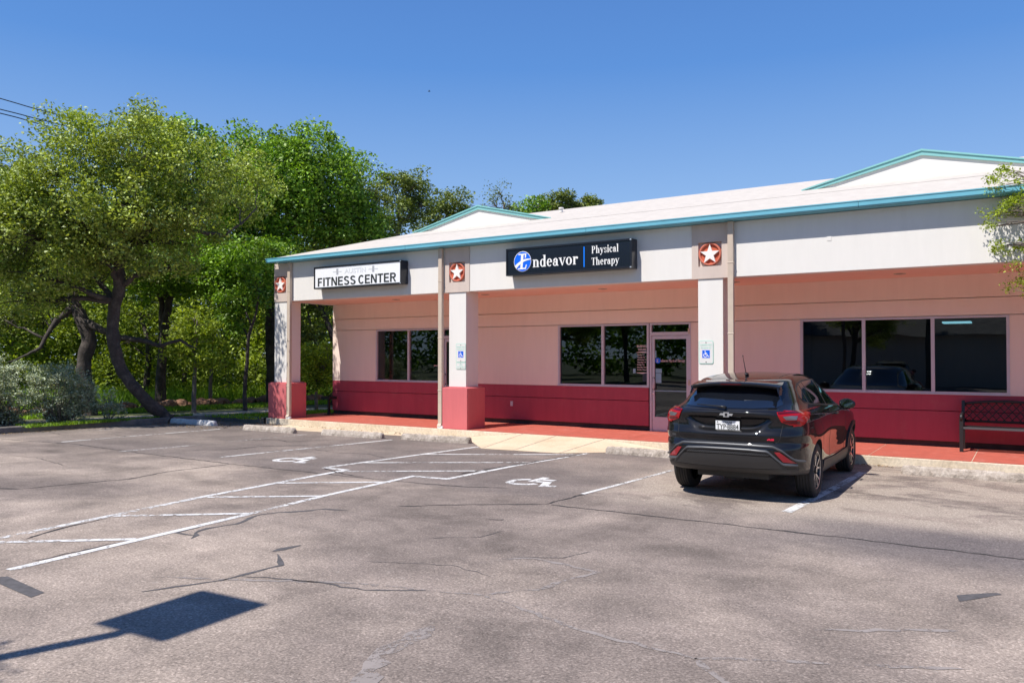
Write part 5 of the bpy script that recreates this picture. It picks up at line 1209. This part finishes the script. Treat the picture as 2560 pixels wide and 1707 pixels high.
# lower mass left of the corner and behind the column
b = tuple(spot(615, 24.4, .13))
tree('slender_tree', 'slender dark-stemmed tree just left of the corner column', 'tree', b,
     [(0, 0, -.1, .075), (*rel(612, 980, 24.4, b), .06), (*rel(618, 900, 24.4, b), .05), (*rel(622, 840, 24.4, b), .05), (*rel(640, 780, 24.4, b), .03), (*rel(650, 700, 24.4, b), .02)],
     lobes_px(b, [(640, 720, 24.6, 50, 60, 1.0, 34), (600, 660, 25, 60, 55, 1.1, 36), (655, 640, 25, 45, 50, 1.0, 26), (600, 790, 25, 50, 40, 1.0, 18), (560, 720, 25.4, 50, 50, 1.0, 22), (590, 730, 24.8, 40, 50, 1.0, 20)]), 'elm', .11, 80, .42, 'bark', None, 14, .03)
# young trees
for px, dp, s, lab, sc in ((486, 23.4, 21, 'young tree with a straight pale stem between the path and the kerb', 1.0), (527, 28.2, 22, 'young tree with a forked stem on the far side of the path', 1.0)):
    b = tuple(spot(px, dp, .13)); tree('young_tree', lab, 'tree', b,
     [(0, 0, -.05, .07), (*rel(px, 960, dp, b), .06), (*rel(px+2, 920, dp, b), .05), (*rel(px+4, 860, dp, b), .035), (*rel(px+6, 800, dp, b), .02)],
     lobes_px(b, [(px, 850, dp, 50, 40, 1.0, 26), (px+25, 900, dp, 35, 28, .8, 14), (px-30, 880, dp, 35, 30, .8, 12), (px, 790, dp, 45, 35, .9, 16)]), 'lime', .10, 60, .35, 'bark2', None, s, .03)
b = tuple(spot(792, 24.3, .13))
tree('young_tree', 'small yellow-green tree with a pale stem seen between the corner column and the wall', 'tree', b,
     [(0, 0, -.05, .06), (*rel(791, 990, 24.3, b), .05), (*rel(793, 950, 24.3, b), .04), (*rel(795, 900, 24.3, b), .025)],
     lobes_px(b, [(795, 915, 24.3, 32, 30, .8, 26), (825, 890, 24.4, 30, 28, .8, 20), (775, 880, 24.4, 22, 25, .7, 14), (800, 945, 24.2, 34, 22, .7, 16)]), 'lime', .10, 60, .30, 'bark2', None, 31, .03)
b = tuple(spot(838, 27.5, .13))
tree('oak_tree', 'dark oak with a crooked limb seen under the roof end beside the wall', 'tree', b,
     [(0, 0, -.05, .15), (*rel(850, 900, 27.5, b), .12), (*rel(835, 850, 27.5, b), .11), (*rel(815, 800, 27.5, b), .09), (*rel(795, 750, 27.5, b), .06), (*rel(790, 700, 27.5, b), .04)],
     lobes_px(b, [(800, 760, 27.8, 60, 40, 1.3, 26), (770, 690, 28, 60, 40, 1.3, 24), (850, 640, 29, 80, 50, 1.4, 36), (930, 600, 30, 60, 50, 1.4, 30), (910, 520, 30, 55, 60, 1.4, 36), (880, 470, 30.5, 40, 40, 1.2, 18), (760, 830, 27.5, 50, 40, 1.1, 16)]), 'oak2', .12, 85, .45, 'bark', None, 33, .06,
     forks=[[(*rel(845, 880, 27.5, b), .08), (*rel(800, 865, 27.3, b), .06), (*rel(775, 835, 27.3, b), .05), (*rel(770, 780, 27.3, b), .03)]])
# trees standing behind the building, crowns above the roof
for k, (px, dp, lab, L, leaf, per, sz) in enumerate([
    (990, 34, 'open olive crown with a bare forked stem, left of the others above the roof', [(985, 470, 34, 40, 32, 1.2, 26), (1040, 455, 34, 40, 22, 1.1, 20), (1010, 520, 34, 45, 35, 1.2, 28), (1055, 510, 34, 35, 30, 1.0, 16), (965, 560, 34, 25, 30, 1.0, 12)], 'oak2', 75, .12),
    (1110, 37, 'rounded green crown just left of the small gable', [(1140, 505, 37, 42, 32, 1.3, 28), (1095, 540, 37, 42, 28, 1.2, 24), (1160, 540, 37, 30, 24, 1.1, 14), (1060, 570, 37, 40, 25, 1.1, 14)], 'oak2', 75, .12),
    (1255, 41, 'thin half-bare crown right of the small gable peak', [(1250, 480, 41, 24, 22, 1.0, 14), (1235, 510, 41, 30, 22, 1.0, 14), (1275, 512, 41, 22, 20, .9, 10)], 'oak2', 16, .11),
    (1340, 43, 'low dark green crown above the ridge, left of the widest one', [(1340, 518, 43, 32, 20, 1.4, 20), (1310, 535, 43, 28, 15, 1.2, 12)], 'elm', 75, .15),
    (1425, 44, 'widest low green crown above the ridge, right of all the others', [(1400, 508, 44, 45, 22, 1.5, 30), (1450, 512, 44, 45, 20, 1.5, 26), (1490, 518, 44, 28, 14, 1.2, 12), (1375, 520, 44, 30, 20, 1.2, 12)], 'oak2', 80, .15)]):
    b = tuple(spot(px, dp, .13)); tree('background_tree', lab, 'tree', b, [(0, 0, -.05, .2), (*rel(px-3, 700, dp, b), .16), (*rel(px, 600, dp, b), .12), (*rel(px+8, 560, dp, b), .10), (*rel(px+5, 510, dp, b), .05)], lobes_px(b, L), leaf, sz, per, .38, 'bark2', 'trees behind the building', 40+k, .07)
# far woods on the left: separate trunks with bright crowns, then a mass behind
rng = np.random.default_rng(77)
for k, (px, dp, h) in enumerate([(-60, 33, 640), (40, 31, 700), (120, 34, 680), (270, 33, 700), (340, 36, 650), (360, 31, 720), (455, 35, 690), (570, 34, 700), (640, 36, 680), (735, 35, 690), (715, 31, 760), (860, 36, 620), (-180, 30, 560), (200, 37, 600)]):
    b = tuple(spot(px, dp, .13)); yl = h
    tree('woodland_tree', 'thin woodland tree with bright spring leaves, '+dict([(-180, 'beyond the left frame edge'), (-60, 'just left of the frame'), (40, 'leftmost inside the frame'), (120, 'second from the left'), (200, 'behind the twisted oak'), (270, 'between the two oak trunks'), (340, 'behind the leaning trunk base'), (360, 'nearest, left of the forked elm'), (455, 'left of the pale young tree'), (570, 'left of the corner column'), (640, 'behind the corner column'), (735, 'right of the corner column, farther'), (715, 'right of the corner column, nearer'), (860, 'hidden behind the building end')])[px], 'tree', b,
         [(0, 0, -.05, .14), (*rel(px+rng.uniform(-10, 10), 930, dp, b), .11), (*rel(px+rng.uniform(-18, 18), 840, dp, b), .09), (*rel(px+rng.uniform(-25, 25), h+60, dp, b), .05)],
         lobes_px(b, [(px, h+30, dp, 75, 60, 1.8, 26), (px+50, h+110, dp, 65, 50, 1.5, 20), (px-45, h+130, dp, 65, 50, 1.5, 20), (px+10, h+190, dp, 70, 35, 1.4, 12)]), ['wood', 'lime', 'wood'][k % 3], .15, 55, .55, 'bark', 'thin trees along the edge of the woods', 60+k, .05)
def mass(name, n, fn, rad, per, size, mat, seed, **kw):
    rng = np.random.default_rng(seed); c = np.array([fn(rng) for _ in range(n)]); r = rad*(.6+.8*rng.random(n))
    o = leaf_cloud(name, c, r, rng.integers(int(per*.6), int(per*1.4), n), size, mat, None, rng=rng, **kw); o['kind'] = 'stuff'; return o
def fw(r):
    px = r.uniform(-500, 950); dp = r.uniform(38, 50); p = spot(px, dp, 0); z = .3+9.5*r.random()**1.1; return (p.x, p.y, z)
mass('woodland', 1150, fw, 1.05, 75, .27, 'wood', 91)
def fu(r):
    px = r.uniform(-300, 900); dp = r.uniform(30, 37); p = spot(px, dp, 0); return (p.x, p.y, .2+1.6*r.random()**1.5)
mass('undergrowth', 260, fu, .6, 70, .16, 'wood', 92)
mass('far_woodland', 900, lambda r: (r.uniform(-110, 40), r.uniform(-44, -34), .3+13*r.random()**1.1), 1.9, 60, .62, 'elm', 93)
# grass blades on the verge
def grass(name, n, poly_fn, h, mat, seed):
    rng = np.random.default_rng(seed); P = np.array([poly_fn(rng) for _ in range(n)]); a = rng.random(n)*2*pi; w = .012+.012*rng.random(n); hh = h*(.5+rng.random(n)); ln = rng.normal(size=(n, 2))*hh[:, None]*.45
    V = np.stack([np.stack([P[:, 0]-np.cos(a)*w, P[:, 1]-np.sin(a)*w, P[:, 2]], 1), np.stack([P[:, 0]+np.cos(a)*w, P[:, 1]+np.sin(a)*w, P[:, 2]], 1), np.stack([P[:, 0]+ln[:, 0], P[:, 1]+ln[:, 1], P[:, 2]+hh], 1)], 1).reshape(-1, 3)
    me = bpy.data.meshes.new(name); me.vertices.add(3*n); me.vertices.foreach_set('co', V.astype(np.float32).ravel()); me.loops.add(3*n); me.loops.foreach_set('vertex_index', np.arange(3*n, dtype=np.int32)); me.polygons.add(n)
    me.polygons.foreach_set('loop_start', np.arange(0, 3*n, 3, dtype=np.int32)); me.polygons.foreach_set('loop_total', np.full(n, 3, dtype=np.int32)); me.materials.append(M[mat]); me.update(calc_edges=True); me.validate()
    o = bpy.data.objects.new(name, me); COL.objects.link(o); o['kind'] = 'stuff'; return o
def g1(r):
    y = r.uniform(5, 26); x0 = -23.6+max(0, y-14)*.16; return (x0+1.6*r.random()+max(0, y-12)*.10-.2, y, .125)
def g2(r):
    return (r.uniform(-38, -24.6), r.uniform(10, 34), .12)
def g3(r):
    y = r.uniform(9.5, 24); xr = -19.7 if y < 13.9 else -17.3
    xl = np.interp(y, [8.5, 10.9, 13.5, 16.9, 20.3, 24], [-20.75, -20.12, -19.55, -18.45, -16.4, -14.8]); return (xl+.1+(xr-xl)*r.random() if xr > xl else xr, y, .125)
grass('grass', 30000, g1, .07, 'grass', 5); grass('tall_grass', 26000, g2, .45, 'grass', 6); grass('grass_strip', 9000, g3, .06, 'grass', 7)
# grey-green bushes on the planting bed
def bush(lab, b, L, seed, size=.055, per=60, grp='grey-green bushes at the left edge of the lot'):
    rng = np.random.default_rng(seed); root = thing('sage_bush', lab, 'bush', tuple(b), grp); mb = MB(); cen = []
    for (x, y, z), (rx, ry, rz), n in L:
        pts = lobe_points(((x, y, z), (rx, ry, rz), n), rng); pts[:, 2] = np.maximum(pts[:, 2], .08); cen.append(pts)
        for p in pts[::2]: mb.tube([tuple(q) for q in wiggle((p[0]*.25+rng.normal()*.08, p[1]*.25, 0), p, 4, .08, rng)], [.012, .010, .008, .006, .003], 'bark2', 4, False)
    mb.build('stem', root, fixn=False); cen = np.concatenate(cen); n = len(cen); leaf_cloud('foliage', cen, .17*(.6+.8*rng.random(n)), rng.integers(int(per*.6), int(per*1.4), n), size, 'sage', root, rng=rng, aspect=.6)
bush('tall grey-green bush cut off by the left picture edge', (-21.0, 9.55, .13), [((0, 0, .85), (.85, .8, .85), 150), ((-.5, -.4, .9), (.7, .6, .8), 80), ((.1, -.7, .6), (.5, .5, .6), 60)], 1)
bush('grey-green bush between the tall one at the edge and the twisted oak', (-20.75, 10.75, .13), [((0, 0, .78), (.68, .7, .78), 140), ((.1, .5, .6), (.45, .45, .58), 60)], 2)
bush('small sparse grey-green sapling bush beside the twisted trunk', (-20.15, 11.75, .13), [((0, 0, .38), (.26, .26, .36), 20), ((.1, .3, .25), (.15, .15, .2), 8)], 3, .06, 34)
bush('dark lower bush hugging the kerb at the far left', (-20.75, 8.2, .13), [((0, 0, .5), (.5, .6, .5), 50)], 4)
# branch of a tree standing to the right of the picture
b = (2.3, 12.0, 0.0)
mbk = tree('cedar_elm_tree', 'small-leaved tree outside the right edge whose twigs reach into the picture', 'tree', b,
     [(0, 0, -.05, .14), (-.1, .05, 1.5, .12), (-.3, .1, 2.6, .10), (-.6, .1, 3.6, .07), (-.8, 0, 4.6, .04)],
     lobes_px(b, [(2565, 460, 12.0, 75, 52, .8, 46), (2545, 525, 12.0, 60, 28, .6, 32), (2575, 640, 12.0, 70, 45, .6, 20), (2520, 612, 12.0, 40, 22, .4, 5), (2560, 720, 12.0, 28, 25, .4, 7), (2485, 565, 12.0, 18, 8, .3, 3), (2700, 560, 12.4, 110, 160, 1.2, 90), (2850, 400, 12.6, 130, 130, 1.4, 90), (2720, 380, 12.4, 80, 60, .9, 40)]), 'lime', .045, 44, .13, 'bark2', None, 55, .035, aspect=.5)
# trees and a house across the lot behind the viewer, seen only as reflections and by their shade
src = [o for o in list(COL.objects) if o.get('category') == 'tree' and o.name.split('.')[0] in ('oak_tree', 'elm_tree')]
for k, (x, y, rz, i) in enumerate([(-31, -19, 1.1, 0), (-22, -15, 2.2, 2), (-4.5, -16, 3.9, 3), (4, -19, .4, 2), (-44, -17, 5.0, 0), (-38, -22, 2.9, 3), (-13, -21, 2.9, 3)]):
    c = copy_tree(src[i]); c.location = (x, y, .0); c.rotation_euler = (0, 0, rz); c['group'] = 'trees across the lot behind the viewer'; c['label'] = 'tree across the lot behind the viewer, seen only in the window reflections'
c = copy_tree(src[0]); c.location = (-6.68, -2.72, 0); c.rotation_euler = (0, 0, .9); c['label'] = 'tree just outside the lower left, throwing the shade in the picture corner'; c.scale = (.7, .7, .8)
hs = thing('house', 'low house with a grey hipped roof across the lot, seen only in reflections', 'house', (-9, -24, 0)); mb = MB()
mb.box(-9, 9, -5, 5, 0, 3.0, 'beige'); mb.build('wall', hs)
mb = MB(); mb.add([(-9.8, -5.8, 3), (9.8, -5.8, 3), (9.8, 5.8, 3), (-9.8, 5.8, 3), (-5, 0, 6.2), (5, 0, 6.2)], [(0, 1, 5, 4), (2, 3, 4, 5), (1, 2, 5), (3, 0, 4), (0, 3, 2, 1)], 'oldkerb'); mb.build('roof', hs)
c = copy_tree(CAR); c.location = (-5.2, 2.6-9.5, .003); c.rotation_euler = (0, 0, radians(172)); c['label'] = 'second black suv across the lot behind the viewer, seen only in reflections'

def _lit(r):
    k = r.integers(0, 4)
    if k == 0: y = r.uniform(8.5, 13.6); x = np.interp(y, [8.5, 10.7, 12.5, 13.8], [-19.93, -19.78, -19.48, -19.25])+abs(r.normal())*.10
    elif k == 1: x = r.uniform(-19, -10); y = 14.22-abs(r.normal())*.12
    elif k == 2: x = r.uniform(-19.3, -16.5); y = r.uniform(12.3, 14.2)
    else: x = r.uniform(-5.2, 0.5); y = 14.28-abs(r.normal())*.06
    return (x, y, .012)
mass('leaf_litter', 700, _lit, .035, 3, .035, 'litter', 95, flat=.15, updir=2.0)
